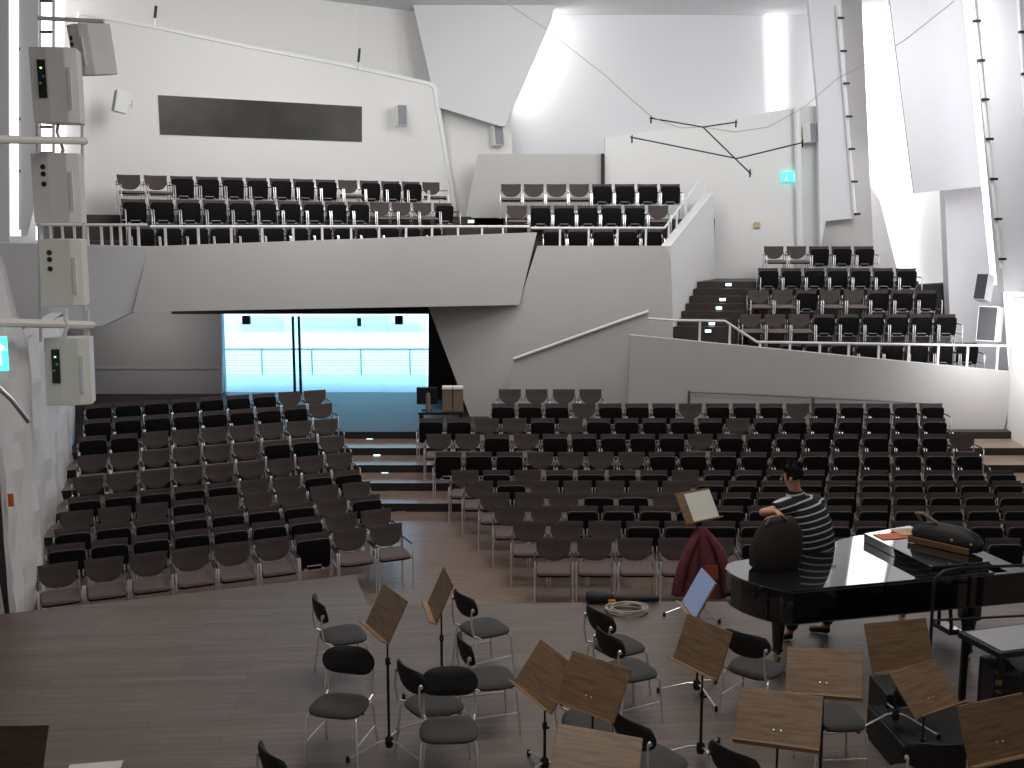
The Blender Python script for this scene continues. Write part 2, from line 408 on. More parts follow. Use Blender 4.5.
# parapet
P0 = onplane(149, 246, (-6.95, 20.7), (7.3, 3.3))
pd = V((7.3, 3.3, 0)); ppl = ((-6.95, 20.7), (7.3, 3.3))
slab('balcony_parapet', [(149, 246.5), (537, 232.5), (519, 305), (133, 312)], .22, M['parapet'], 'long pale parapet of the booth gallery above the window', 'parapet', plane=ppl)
apl = ((-6.95, 20.7), (1, .02))
slab('balcony_parapet_end', [(-30, 242), (149, 246.5), (133, 312), (102, 326), (-30, 326)], .22, M['panel'], 'tapering bluish-white end of the booth gallery parapet', 'parapet', plane=apl)
# soffit + floors
def gslab(name, off_front, off_back, z, label, t0=-1.25, x1=None, thick=.5):
    a = gline(off_front) + gd * t0; b_ = gline(off_front) + gd * 8.3
    c_ = gline(off_back) + gd * 8.3; d_ = gline(off_back) + gd * t0
    b = MB(); b.prism([(q.x, q.y, z - thick) for q in (a, b_, c_, d_)], (0, 0, thick)); return struct(b.build(name, M['gfloor']), label, 'floor')
GZ = [5.0 - .82, 5.53 - .82, 6.045 - .82]
b = MB(); b.prism([(-9.6, 20.95, 3.38), (-6.95, 20.95, 3.38), (.3, 24.1, 3.38), (.2, 27.2, 3.38), (-9.6, 27.2, 3.38)], (0, 0, GZ[0] - 3.38 - .01))
struct(b.build('gallery_floor_front', M['gfloor']), 'dark floor of the booth gallery front row', 'floor')
gslab('gallery_floor_middle', 1.28, -1.0, GZ[1], 'dark floor step under the booth gallery middle row')
gslab('gallery_floor_back', .48, -1.0, GZ[2], 'dark floor step under the booth gallery back row', thick=.55)
# aisle block between booth gallery and middle gallery
b = MB(); b.prism([(-1.75, 25.5, 3.4), (-.2, 25.2, 3.4), (-.2, 28, 3.4), (-1.75, 28, 3.4)], (0, 0, 1.62)); struct(b.build('gallery_floor_aisle', [M['gfloor']]), 'dark step between the booth gallery and the middle gallery', 'step')
# booth wall
bp = gline(-.95); bpl = ((bp.x, bp.y), (gd.x, gd.y))
slab('wall_back_booth', [(79, 11), (160, 26), (250, 45), (340, 62), (400, 75), (431, 82), (437, 86), (457, 212), (450, 235), (60, 235), (66, 120)], .28, M['plaster'], 'white leaning wall of the control booth above the gallery', plane=bpl)
tq = gline(-.90); tpl = ((tq.x, tq.y), (gd.x, gd.y))
slab('trim_5', [(79, 11), (160, 26), (250, 45), (340, 62), (400, 75), (431, 82), (436.5, 86), (457, 212), (454, 212), (433, 88), (429, 85), (400, 78.5), (340, 65.5), (250, 48.5), (160, 29.5), (79, 14.5)], .05, M['white'], 'white bevelled edge of the control booth wall', 'trim', plane=tpl)
wp = gline(-.93); wpl = ((wp.x, wp.y), (gd.x, gd.y))
bw = [(158, 95), (362, 106.5), (362, 142), (160, 134.5)]
o = slab('window_4', bw, .012, M['booth'], 'long dark control booth window above the gallery', 'window', plane=wpl, mside=M['white'])
for pts in ([(205, 97.6), (226, 98.8), (216, 118), (207, 117)], [(344, 106), (361.5, 107), (361.5, 141.5), (346, 141)], [(246, 100), (250, 100.3), (250, 138), (246, 137.8)]):
    pass
slab('wall_back_upper_booth', [(-20, -60), (432, -60), (437, 108), (437, 140), (-20, 140)], .2, M['plaster'], 'white wall rising behind the booth wall to the ceiling', plane=((gline(-1.9).x, gline(-1.9).y), (gd.x, gd.y)))
slab('wall_back_hanging', [(398, -60), (572, -60), (551, 20), (505, 126), (500, 126), (438, 107), (431, 82)], .25, M['ceil'], 'big grey-white hanging wall panel with a slanted edge', Y=27.75)
slab('wall_back_niche', [(425, 95), (512, 95), (512, 240), (440, 240)], .2, M['plaster'], 'white wall under the hanging panel', Y=28.3)
slab('wall_back_low', [(478, 154), (603, 154), (603, 250), (459, 250)], .25, M['parapet'], 'low grey wall behind the middle gallery', Y=27.25)
slab('trim_3', [(601.2, 153.5), (604.5, 153.5), (604.5, 186), (601.2, 186)], .1, M['dark'], 'dark slot at the end of the low grey wall', 'trim', Y=27.15)  # dark strip; the shade of the gap is put into its colour
slab('wall_back_recess', [(480, -60), (820, -60), (820, 300), (480, 300)], .2, M['panel'], 'tall white recessed wall washed with light', Y=29.0)
slab('window_5', [(764, -60), (786, -60), (786, 109), (770, 111)], .05, M['slot'], 'bright vertical lit slot in the tall recessed wall', 'window', Y=28.9)
slab('wall_back_side', [(605, 138), (690, 125), (770, 112), (804, 106), (818, 106), (880, 200), (905, 300), (605, 300)], .22, M['plaster'], 'tall white wall behind the stair balcony', Y=27.35)
# --- middle gallery
MY = 24.0
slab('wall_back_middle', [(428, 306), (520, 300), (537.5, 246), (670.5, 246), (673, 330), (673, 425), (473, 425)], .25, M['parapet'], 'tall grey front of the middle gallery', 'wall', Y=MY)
MYr = [24.6, 25.4, 26.2]; MZ = [4.93 - .82, 5.466 - .82, 5.985 - .82]
for k in range(3):
    y0 = MY + .25 if k == 0 else MYr[k] - .52
    xl = (-.25, -.2, -.2)[k]; y1 = 27.2
    xr0 = 3.51 + (y0 - 24) * .497 - .05; xr1 = 3.51 + (y1 - 24) * .497 - .05
    z0 = 3.4 if k == 0 else MZ[k - 1] + .002
    b = MB(); b.prism([(xl, y0, z0), (xr0, y0, z0), (xr1, y1, z0), (xl, y1, z0)], (0, 0, MZ[k] - z0))
    struct(b.build('gallery_floor_row', M['gfloor']), 'dark floor step under the middle gallery %s row' % ('front', 'middle', 'back')[k], 'floor')
# bright side wall of the middle gallery, rising with the rows
npl = ((3.51, 24.0), (1.49, 3.0))
a = onplane(670.5, 246, *npl); bq = onplane(713, 193, *npl); cq = onplane(716, 290, *npl); dq = onplane(673, 345, *npl)
b = MB(); b.prism([a, bq, cq, dq], V((-.2, .1, 0))); struct(b.build('wall_middle_side', M['plaster']), 'bright white slanting side wall of the middle gallery', 'wall')

# --- stair balcony
BY = [23.5, 24.25, 25.0, 25.75, 26.5]; BZ = [1.66, 2.22, 2.71, 3.19, 3.69]
BX = [5.62, 5.06, 5.40, 5.80, 6.15]
for k in range(5):
    y0 = BY[k] - .52 if k else 22.7
    z0 = .76
    xl = BX[k] if k else 3.4
    b = MB(); b.prism([(xl, y0, z0), (9.75, y0, z0), (9.75, 27.35, z0), (xl, 27.35, z0)], (0, 0, BZ[k] - z0), 0)
    struct(b.build('balcony_floor', M['gfloor']), 'dark floor step under the %s row of the stair balcony' % ('front', 'second', 'third', 'fourth', 'back')[k], 'floor')
def nX(y): return 3.51 + (y - 24) * .497
stz = [2.56 + .163 * i for i in range(8)]
sy = [335, 328, 319.5, 311, 303, 295, 287.5, 279.5]
for i in range(7):
    zt = 2.60 + .156 * (i + 1); y0 = 24.2 + .26 * i
    z0 = 1.665
    xr = (5.03, 5.03, 5.35, 5.37, 5.37, 5.76, 5.76)[i]
    xr = 6.4 if i == 6 else xr
    b = MB(); b.prism([(nX(y0) + .02, y0, z0), (xr, y0, z0), (xr, 27.3, z0), (nX(27.3) + .02, 27.3, z0)], (0, 0, zt - z0), 0)
    struct(b.build('balcony_stair', M['gfloor']), '%s dark stair of the lit flight up to the back wall' % ORD[i + 1], 'step')
# parapet of the stair balcony (with the wing that follows the stair down)
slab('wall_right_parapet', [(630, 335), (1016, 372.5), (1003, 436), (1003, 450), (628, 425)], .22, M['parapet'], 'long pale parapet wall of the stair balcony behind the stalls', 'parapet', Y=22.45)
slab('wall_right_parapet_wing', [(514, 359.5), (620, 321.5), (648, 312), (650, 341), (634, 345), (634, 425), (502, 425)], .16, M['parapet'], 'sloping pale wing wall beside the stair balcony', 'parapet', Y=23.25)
b = MB(); b.tube([atY(513.5, 359, 23.22), atY(620, 321, 23.22), atY(648.5, 311.5, 23.22)], .035); struct(b.build('trim_4', M['white']), 'white capping on the sloping wing wall', 'trim')
hr = empty('wall_handrail', atY(815, 403, 22.4)); tag(hr, 'thin grey handrail fixed along the parapet wall above the last stalls row', 'handrail')
b = MB(); b.tube([atY(689, 391.5, 22.36), atY(939, 404.0 - 0.3, 22.36)], .022); chl(b.build('rail', M['steel']), hr)
for px, py in ((689, 391.5), (813, 397.5), (939, 403.7)):
    b = MB(); q = atY(px, py, 22.36); b.box((q.x, 22.37, q.z - .16), (.05, .05, .36)); chl(b.build('bracket', M['steel']), hr)

# --- right-hand walls: tall leaning panels and lit slots
slab('wall_right_panel_a', [(803, -60), (837, -60), (856, 218), (826, 221), (820, 250), (818, 106)], .18, M['panel'], 'tall white panel with a knobbed cable strip on its edge', Y=26.95)
slab('wall_right_panel_b', [(830, -60), (859, -60), (874, 262), (876, 300), (815, 300), (820, 215)], .15, M['parapet'], 'tall grey panel behind the cable strip', Y=27.2)
slab('window_6', [(850, -60), (893, -60), (914, 200), (914, 320), (862, 320)], .05, M['slot'], 'tall blazing lit slot between two leaning panels', 'window', Y=27.9)
slab('wall_right_panel_c', [(882, -60), (962, -60), (986, 186), (914, 193.5)], .07, M['panel'], 'wide leaning white panel hanging beside the blazing slot', Y=24.9)
slab('wall_right_panel_d', [(880, 150), (960, 150), (960, 340), (880, 340)], .2, M['plaster'], 'bright white wall under the wide leaning panel', Y=28.2)
slab('wall_right_panel_e', [(943, 150), (990, 150), (1003, 300), (1004, 372), (952, 372)], .3, M['panel'], 'pale grey pier at the end of the stair balcony', Y=25.4)
slab('window_7', [(958, -60), (978, -60), (1006, 285), (992, 285)], .05, M['slotv'], 'thin lit slot running down beside the grey leaning panel', 'window', Y=24.3)
slab('wall_right_panel_f', [(972, -60), (1100, -60), (1100, 292), (1004, 292)], .3, M['panel'], 'grey leaning panel at the picture edge', Y=23.0)
slab('window_8', [(1004, 289), (1040, 289), (1040, 372), (1010, 372)], .05, M['slotv'], 'bright lit opening beside the end of the stair balcony', 'window', Y=23.3)
slab('door_1', [(914, 285), (951, 283), (953, 335), (925, 335)], .3, M['dark'], 'dark doorway at the end of the stair balcony', 'door', Y=26.1)  # solid dark slab; the opening's shade is put into its colour
b = MB(); b.prism([(9.1, 11.4, 0), (10.48, 22.6, 0), (10.9, 22.6, 0), (9.5, 11.4, 0)], (0, 0, 3.55)); struct(b.build('wall_right', M['plaster']), 'white side wall beside the stalls on the piano side', 'wall')
shell_box('wall_right_upper', (11.3, 17.2, 7.0), (.2, 11, 7.2), 'panel', 'white upper side wall on the piano side')

# ------------------------------------------------------------------ audience chairs
def d_back(w, h, t, drop, n=14):
    """flat-topped back pad with a rounded bottom, slightly dished; returns MB in local coords, top edge at z=0, front is -y"""
    b = MB(); nx, nz = 12, 8; fr = []; bk = []
    for j in range(nz + 1):
        for i in range(nx + 1):
            s = -1 + 2 * i / nx; q = j / nz
            low = -h * (1 - drop * abs(s) ** 3.2)
            z = low * q
            wd = w / 2 * (1 - .05 * q)
            x = s * wd
            dish = .030 * (s * s) - .012 * math.sin(q * PI)
            edge = .010 if (i in (0, nx) or j in (0, nz)) else 0
            y = -dish * 1.0 - .10 * z * 0
            fr.append((x, -t / 2 - dish + edge, z)); bk.append((x, t / 2 - dish - edge, z))
    N = len(fr); fs = []; W = nx + 1
    for j in range(nz):
        for i in range(nx):
            a = j * W + i
            fs.append([a, a + 1, a + W + 1, a + W]); fs.append([N + a, N + a + W, N + a + W + 1, N + a + 1])
    rim = [i for i in range(W)] + [j * W + nx for j in range(1, nz + 1)] + [nz * W + i for i in range(nx - 1, -1, -1)] + [j * W for j in range(nz - 1, 0, -1)]
    for k in range(len(rim)):
        a, c = rim[k], rim[(k + 1) % len(rim)]; fs.append([a, c, N + c, N + a])
    b.poly(fr + bk, fs); return b
def xform(b, rot, loc):
    mt = Matrix.Translation(V(loc)) @ rot.to_4x4(); b.v = [tuple(mt @ V(p)) for p in b.v]; return b
RX = lambda a: Matrix.Rotation(a, 3, 'X')
RZ_ = lambda a: Matrix.Rotation(a, 3, 'Z')
def seat_pad(w, d, t):
    """cushion, top fabric (0) over black pan (1)"""
    b = MB(); n = 20; out = []
    for k in range(n):
        a = 2 * PI * k / n; e = .26
        x = w / 2 * math.copysign(abs(math.cos(a)) ** e, math.cos(a)); y = d / 2 * math.copysign(abs(math.sin(a)) ** e, math.sin(a)); out.append((x, y))
    L = [(.93, t * .5), (1.0, t * .22), (1.0, -t * .05), (.97, -t * .1), (.97, -t * .42), (.90, -t * .5)]
    vs = []
    for s, z in L: vs += [(x * s, y * s, z) for x, y in out]
    vs.append((0, 0, t * .55)); vs.append((0, 0, -t * .5))
    b.poly(vs, [])
    for l in range(len(L) - 1):
        for k in range(n):
            b.f.append([l * n + k, (l + 1) * n + k, (l + 1) * n + (k + 1) % n, l * n + (k + 1) % n]); b.m.append(0 if l < 2 else 1)
    for k in range(n):
        b.f.append([len(vs) - 2, k, (k + 1) % n]); b.m.append(0)
        b.f.append([len(vs) - 1, (len(L) - 1) * n + (k + 1) % n, (len(L) - 1) * n + k]); b.m.append(1)
    return b
def make_chair(folded):
    t = empty('auditorium_chair', (0, 0, 0))
    d_back(.475, .305, .035, .42).build('backrest', M['fabric'], t, True)
    o = t.children[0]; o.location = (0, .215, .82); o.rotation_euler = (R(-10), 0, 0)
    s = seat_pad(.465, .43, .07)
    if folded:   # tipped up: underside faces the stage
        s.box((0, .222, -.012), (.40, .012, .026), 2); s.box((-.12, .20, -.045), (.05, .03, .02), 2); s.box((.12, .20, -.045), (.05, .03, .02), 2); s.box((0, .15, -.040), (.20, .016, .012), 2)
        xform(s, RX(R(-83)), (0, .10, .555))
    else:
        xform(s, RX(R(3)), (0, -.035, .455)); s.box((0, -.20, .415), (.40, .012, .012), 2)
    s.build('seat', ['seatfab', 'pan', 'chrome'], t, True)
    for sx in (-1, 1):
        b = MB(); b.tube([(sx * .252, -.235, 0), (sx * .252, -.215, .30), (sx * .252, -.205, .585), (sx * .252, -.185, .612)], .0125, 8); b.build('leg', 'chrome', t, True)
        b = MB(); b.tube([(sx * .248, .245, 0), (sx * .248, .20, .40), (sx * .248, .205, .60), (sx * .244, .235, .70)], .0125, 8); b.build('leg', 'chrome', t, True)
    b = MB()
    for sx in (-1, 1):
        b.tube([(sx * .252, -.19, .612), (sx * .252, .0, .618), (sx * .250, .19, .62)], .012, 6, 1)
        b.tube([(sx * .252, -.21, .405), (sx * .25, .20, .405)], .010, 6, 0)
    b.tube([(-.25, .185, .405), (.25, .185, .405)], .012, 6, 0); b.tube([(-.25, .235, .68), (.25, .235, .68)], .009, 6, 1)
    b.build('frame', ['chrome', 'blackp'], t, True)
    return t
chairU = make_chair(True); mapU = childmap(chairU)
chairD = make_chair(False); mapD = childmap(chairD)
used = {'U': False, 'D': False}
def put_chair(state, loc, rz, label, group):
    src, mp = (chairU, mapU) if state == 'U' else (chairD, mapD)
    if not used[state]: used[state] = True; o = src
    else: o = copy_tree(src, mp)
    o.location = loc; o.rotation_euler = (0, 0, rz)
    tag(o, label, 'chair', group); return o
STATE = {'U': 'tipped-up', 'D': 'lowered'}
ROWN = ['front', 'second', 'third', 'fourth', 'fifth', 'sixth', 'seventh', 'eighth', 'ninth', 'tenth', 'eleventh']
def ordl(i, n): return ORD[i + 1]
# stalls block behind the piano: rows square to the hall
RB = [  # centre x px of first, last, y of the row (metres), level, states
    (553, 1001, 14.20, 0, 'DDDDDUUUUUUU'), (529, 1020, 15.05, 0, 'DDDUUUUUUUUUUU'), (510, 1016, 15.90, 0, 'DDUUUUUUUUUUUUU'),
    (495, 1011, 16.72, 0, 'DDDUUDUUUUUUUUUU'), (478.7, 1004.5, 17.53, 0, 'DUDDDDDUUUUUUUUUU'), (465, 999, 18.31, 0, 'DUDUUUUDUUUUUUUUUU'),
    (448.7, 966, 19.12, .15, 'UUUDDDDUUUUUUUUUUU'), (439, 961, 20.05, .30, 'DDUDUUUUUDUUUUUUUUD'), (431.4, 932, 20.90, .45, 'UUDDUDUUUUUDUUUUUUU'),
    (503.3, 930.3, 21.76, .60, 'UUUDUUUDUUUDUUUUU'), (509.7, 590.5, 22.70, .75, 'DDDD')]
for r, (xa, xb, Y, lev, st) in enumerate(RB):
    n = len(st); A = atY(xa, 400, Y).x; B = atY(xb, 400, Y).x
    # the depth along the optical axis of the back's top edge fixes the sideways scale
    dep = Y * cT - (lev + .82 - EYE) * sT
    A = (xa - CX) / F * dep; B = (xb - CX) / F * dep
    for i, s in enumerate(st):
        X = A + (B - A) * i / (n - 1)
        j = random.uniform(-.006, .006)
        if n == 4: lab = '%s brown chair, %s from the foyer, short back row of the piano block' % (STATE[s], ordl(i, n))
        else: lab = '%s brown chair, %s from the lit aisle, %s row of the piano block' % (STATE[s], ordl(i, n), ROWN[r])
        put_chair(s, (X, Y - .24, lev), random.uniform(-.03, .03), lab, 'stalls chairs behind the piano, %s row' % ROWN[r])
LB = [((56, 563), (385, 524), 0, 'DDDDDDUDD'), ((65, 543), (375, 509), 0, 'UUUUUUUDD'), ((72.7, 528), (364, 495), 0, 'UUUUUUUDU'), ((74, 511), (355, 482), 0, 'DDDUDDDDD'), ((86, 496), (346, 470), 0, 'UUUUUDDUU'),
      ((91, 476), (338.8, 453), .15, 'DDDDDDDDD'), ((97, 453), (331, 436), .30, 'DDDDDDUUD'), ((93, 435), (325, 419), .45, 'UUDDDDDDD'), ((97.5, 418), (320, 403.5), .60, 'UUUUUUUUD'), ((97.5, 403.5), (314, 390), .75, 'UUUUUUUDD')]
for r, (a, c, lev, st) in enumerate(LB):
    A = atZ(*a, lev + .82); B = atZ(*c, lev + .82)
    mid = (A + B) / 2; hl = 8 * .535 / 2
    A2 = B - ld * 8 * .533; A = (A + A2) / 2 if (A - A2).length < 1 else A2
    for i, s in enumerate(st):
        p = A + (B - A) * i / 8 + ln * .24
        lab = '%s brown chair, %s from the lit aisle, %s row of the window block' % (STATE[s], ordl(8 - i, 9), ROWN[r])
        put_chair(s, (p.x, p.y, lev), ANG + random.uniform(-.03, .03), lab, 'stalls chairs in front of the window, %s row' % ROWN[r])
# booth gallery
for r, (off, xs, xe, st) in enumerate(((1.62, 138, 428, 'UUUUUUUUUUUUU'), (.81, 132.5, 441.4, 'UUUUUUUUUUDDDU'), (0, 129, 430, 'DDUUUUUUUDUUUD'))):
    A = gpt(xs, off); B = gpt(xe, off); n = len(st)
    for i, s in enumerate(st):
        p = A + (B - A) * i / (n - 1) + gn * .24
        lab = '%s brown chair, %s from the speaker tower, %s row of the booth gallery' % (STATE[s], ordl(i, n), ('front', 'middle', 'back')[r])
        put_chair(s, (p.x, p.y, GZ[r]), math.atan2(gd.y, gd.x), lab, 'booth gallery chairs, %s row' % ('front', 'middle', 'back')[r])
for r, (xs, xe, st) in enumerate(((554, 651, 'UUUUU'), (517, 657.8, 'DUUUUUD'), (511, 669.7, 'DDDDUUUU'))):
    Y = MYr[r]; z = MZ[r]; dep = Y * cT - (z + .82 - EYE) * sT; n = len(st)
    A = (xs - CX) / F * dep; B = (xe - CX) / F * dep
    for i, s in enumerate(st):
        lab = '%s brown chair, %s from the booth gallery, %s row of the middle gallery' % (STATE[s], ordl(i, n), ('front', 'middle', 'back')[r])
        put_chair(s, (A + (B - A) * i / (n - 1), Y - .24, z), 0, lab, 'middle gallery chairs, %s row' % ('front', 'middle', 'back')[r])
for r, (xs, xe, st) in enumerate(((790, 965, 'UUUUUUUU'), (750, 944, 'DDDUUUUUU'), (758, 924.4, 'DDUDDUUU'), (767.4, 905, 'UUUUUUU'), (773.3, 863, 'DDUUU'))):
    Y = BY[r]; z = BZ[r]; dep = Y * cT - (z + .82 - EYE) * sT; n = len(st)
    A = (xs - CX) / F * dep; B = (xe - CX) / F * dep
    for i, s in enumerate(st):
        lab = '%s brown chair, %s from the lit stairs, %s row of the stair balcony' % (STATE[s], ordl(i, n), ('front', 'second', 'third', 'fourth', 'back')[r])
        put_chair(s, (A + (B - A) * i / (n - 1), Y - .24, z), 0, lab, 'stair balcony chairs, %s row' % ('front', 'second', 'third', 'fourth', 'back')[r])

# ------------------------------------------------------------------ rails, step lights, wall fittings
def rail_thing(name, label, top, posts, r=.026):
    """top: points of the top rail; posts: (point on rail, z of foot)"""
    t = empty(name, V(top[0]))
    b = MB(); b.tube(top, r, 8); chl(b.build('handrail', M['rail'], None, True), t)
    for p, zf in posts:
        b = MB(); b.box((p[0], p[1], (p[2] + zf) / 2), (.045, .03, p[2] - zf)); chl(b.build('post', M['rail']), t)
    tag(t, label, 'railing'); return t
def prl(px, py): q = onplane(px, py, (-6.95, 20.78), (7.3, 3.3)); return q
zt = 5.0
def railpt(px): q = prl(px, 226); return V((q.x, q.y, 4.99))
ptop = lambda px: onplane(px, 246.5 - (px - 149) * 14 / 388.0, (-6.95, 20.78), (7.3, 3.3)).z
posts = [(railpt(x), ptop(x) - .04) for x in (165, 198, 231, 262, 293, 322, 351, 379, 406, 432, 458, 482, 503)]
rail_thing('gallery_railing', 'long white railing along the booth gallery parapet', [railpt(150), railpt(300), railpt(450), railpt(529)], posts)
def rA(px): q = atY(px, 224.5, 20.78); return V((q.x, q.y, 5.02))
rail_thing('gallery_railing', 'short white railing with close-set posts behind the speaker tower', [rA(36), rA(147)], [(rA(x), 4.6) for x in (39, 50, 62, 74, 87, 101, 111, 120, 129, 138)])
def rM(px, py=228): q = atY(px, py, 24.12); return q
rail_thing('gallery_railing', 'white railing of the middle gallery with its end rising along the side wall',
           [rM(531), rM(664.5), atY(697, 184, 26.6), atY(703, 180, 27.0)],
           [(rM(x), 4.5) for x in (560, 588.8, 617.6, 646)] + [(atY(669, 221, 24.4), 4.55), (atY(677, 211, 24.9), 4.85), (atY(686, 198, 25.8), 5.2)])
def rP(px, py): return atY(px, py, 22.55)
def p1z(px): return atY(px, 335 + (px - 630) * 37.5 / 386, 22.55).z - .05
def rz_(px): return 320 + .03 * max(0, px - 670) if px < 725 else (321 + (px - 725) * 21 / 32 if px < 757 else 342 + (px - 757) * 4 / 250)
rail_thing('balcony_railing', 'white railing of the stair balcony stepping down beside the lit stairs', [rP(648, 318.5), rP(672, 320.3), rP(725, 321), rP(757, 342), rP(1012, 346)],
           [(rP(x, rz_(x)), p1z(x)) for x in (700, 730, 760, 790, 820, 849, 879, 909, 938.6, 968, 998)])
steps = [((369.7, 440), Yk[4], 'top riser of the lit aisle'), ((377, 456), Yk[3], 'fourth riser up the lit aisle'), ((385, 474), Yk[2], 'third riser up the lit aisle'), ((392, 493), Yk[1], 'second riser up the lit aisle'), ((401, 513.5), Yk[0], 'bottom riser of the lit aisle'),
         ((977, 456), Yk[3], 'riser at the wall end of the stalls'),
         ((728.4, 284.7), 24.2 + .26 * 6, 'top riser of the balcony stairs'), ((722.5, 299.6), 24.2 + .26 * 4, 'third riser from the top of the balcony stairs'), ((718.8, 308), 24.2 + .26 * 3, 'middle riser of the balcony stairs'), ((711.7, 323.7), 24.2 + .26, 'second riser up the balcony stairs'), ((708, 331), 24.2, 'bottom riser of the balcony stairs'),
         ((471, 221.5), 25.3, 'dark step between the booth gallery and the middle gallery')]
for (px, py), Y, where in steps:
    q = atY(px, py, Y - .012); t = empty('step_light', q)
    if Y == Yk[3] and px < 400 or Y in Yk: q.y = Y - .012
    b = MB(); b.box((0, 0, 0), (.17, .02, .085), bev=.008); b.build('housing', M['steel'], t)
    b = MB(); b.box((0, -.012, 0), (.13, .012, .055), bev=.004); b.build('lens', M['stepl'], t)
    tag(t, 'small glowing step light on the %s' % where, 'light', 'step lights')

def exit_sign(q, w, h, label, rz=0):
    t = empty('exit_sign', q, rz)
    b = MB(); b.box((0, 0, 0), (w, .06, h), bev=.008); b.build('box', M['exit'], t)
    b = MB(); s = h
    b.box((w * .22, -.034, -.05 * s), (.16 * s, .01, .55 * s)); b.prism([(w * .22 - .26 * s, -.036, .1 * s), (w * .22 + .26 * s, -.036, .1 * s), (w * .22, -.036, .38 * s)], (0, .01, 0))
    b.tube([(-w * .25, -.034, .12 * s), (-w * .25 - .05 * s, -.034, -.12 * s), (-w * .25 - .2 * s, -.034, -.34 * s)], .05 * s, 6); b.tube([(-w * .25, -.034, -.1 * s), (-w * .25 + .14 * s, -.034, -.34 * s)], .05 * s, 6)
    b.lathe([(.02 * s, -.09 * s), (.08 * s, 0), (.02 * s, .09 * s)], 8, (-w * .25, -.034, .27 * s)); b.build('pictogram', M['exitw'], t)
    return tag(t, label, 'sign')
exit_sign(atY(791, 177, 27.28), .46, .24, 'glowing green exit sign high on the wall behind the stair balcony')
exit_sign(atY(-9, 354, 11.75), .34, .38, 'glowing green exit sign beside the plaster pier', R(20))
q = atY(757, 225, 27.3); b = MB(); b.box((0, 0, 0), (.14, .06, .14), bev=.01); tag(b.build('call_point', M['tan'], loc=q), 'small orange-brown box on the wall above the balcony stairs', 'box')
q = atY(11, 500, 12.0); b = MB(); b.box((0, 0, 0), (.06, .03, .15), bev=.005); tag(b.build('fire_call_point', M['orange'], loc=q), 'small orange box on the white plaster pier', 'box')
b = MB(); b.tube([atY(-6, 383, 11.9), atY(12, 400, 11.9), atY(29, 422, 12.0)], .03, 8); tag(b.build('handrail', M['steel'], smooth=True), 'short dark handrail sloping down on the plaster pier', 'railing')
# small wall loudspeakers
def wall_speaker(px, py, Y, w, h, d, rz, rx, label, gm='grille'):
    q = atY(px, py, Y); t = empty('wall_speaker', q, 0); t.rotation_euler = (rx, 0, rz)
    b = MB(); b.box((0, 0, 0), (w, d, h), bev=.012); b.build('cabinet', M['white'], t)
    b = MB(); b.box((0, -d / 2 - .004, 0), (w * .9, .016, h * .94), bev=.004); b.build('grille', M[gm], t)
    b = MB(); b.tube([(0, d / 2 - .02, 0), (0, d / 2 + .10, .02)], .022, 8); b.box((0, d / 2 + .10, .02), (.10, .02, .14)); b.build('bracket', M['white'], t)
    return tag(t, label, 'speaker')
wall_speaker(121, 102, 22.85, .22, .44, .26, R(-58), R(-12), 'small white speaker on the booth wall, nearest the speaker tower')
wall_speaker(401, 116, 26.85, .24, .50, .24, R(22), R(-6), 'small white speaker on the booth wall beyond the booth window')
wall_speaker(497, 136, 28.1, .26, .52, .24, R(28), R(-10), 'small white speaker under the hanging wall panel')
wall_speaker(810, 133, 27.1, .24, .46, .24, R(30), R(-6), 'small white speaker on the white duct near the exit sign')
wall_speaker(984, 288, 23.7, .26, .58, .34, R(-46), R(-14), 'white speaker on the grey pier, upper of the pair', 'grilled')
wall_speaker(990, 324, 22.75, .40, .74, .42, R(-40), R(-6), 'larger white speaker standing at the balcony rail end, lower of the pair', 'grilled')
b = MB(); b.tube([atY(797, 108, 27.2), atY(799, 190, 27.2), atY(801, 282, 27.2)], .09, 10); tag(b.build('duct_pipe', M['white'], smooth=True), 'white vertical duct on the wall beside the exit sign', 'pipe')
# cable strips with knobs
def strip(a, c, Y, ks, label, m='white'):
    t = empty('cable_strip', atY(*a, Y))
    b = MB(); b.tube([atY(*a, Y), atY(*c, Y)], .045, 6); chl(b.build('channel', M[m]), t)
    for py in ks:
        f = (py - a[1]) / (c[1] - a[1]); px = a[0] + (c[0] - a[0]) * f
        q = atY(px + 2.5, py, Y - .05); b = MB(); b.box(q, (.15, .08, .05), bev=.01); chl(b.build('knob', M['blackp']), t)
    return tag(t, label, 'cable strip')
strip((837.4, 6), (855, 217), 26.85, (18, 51, 83.5, 116.5, 149, 181.5, 214), 'upright strip with dark knobs on the edge of the narrower white panel')
strip((970, -20), (1001, 268), 22.85, (21, 60.5, 99.5, 139, 179, 219, 259), 'upright strip with dark knobs beside the grey leaning panel')
strip((1017, -20), (1025, 120), 22.9, (32, 74), 'upright strip with dark knobs on the grey panel at the picture edge')
strip((21, -20), (21, 230), 21.9, (49, 119, 171), 'upright strip with black ticks in the narrow lit slot by the pier', 'panel')
lt = empty('ladder_rungs', atY(44, 0, 22.4)); tag(lt, 'black rungs of the narrow ladder in the lit slot behind the speaker tower', 'ladder')
for px in (40, 53.5):
    b = MB(); b.tube([atY(px, -20, 22.4), atY(px, 236, 22.4)], .03, 6); chl(b.build('rail', M['steel']), lt)
for py in (1, 32, 62, 127, 153, 185):
    b = MB(); b.tube([atY(40, py, 22.4), atY(53.5, py, 22.4)], .03, 6); chl(b.build('rung', M['blackp']), lt)

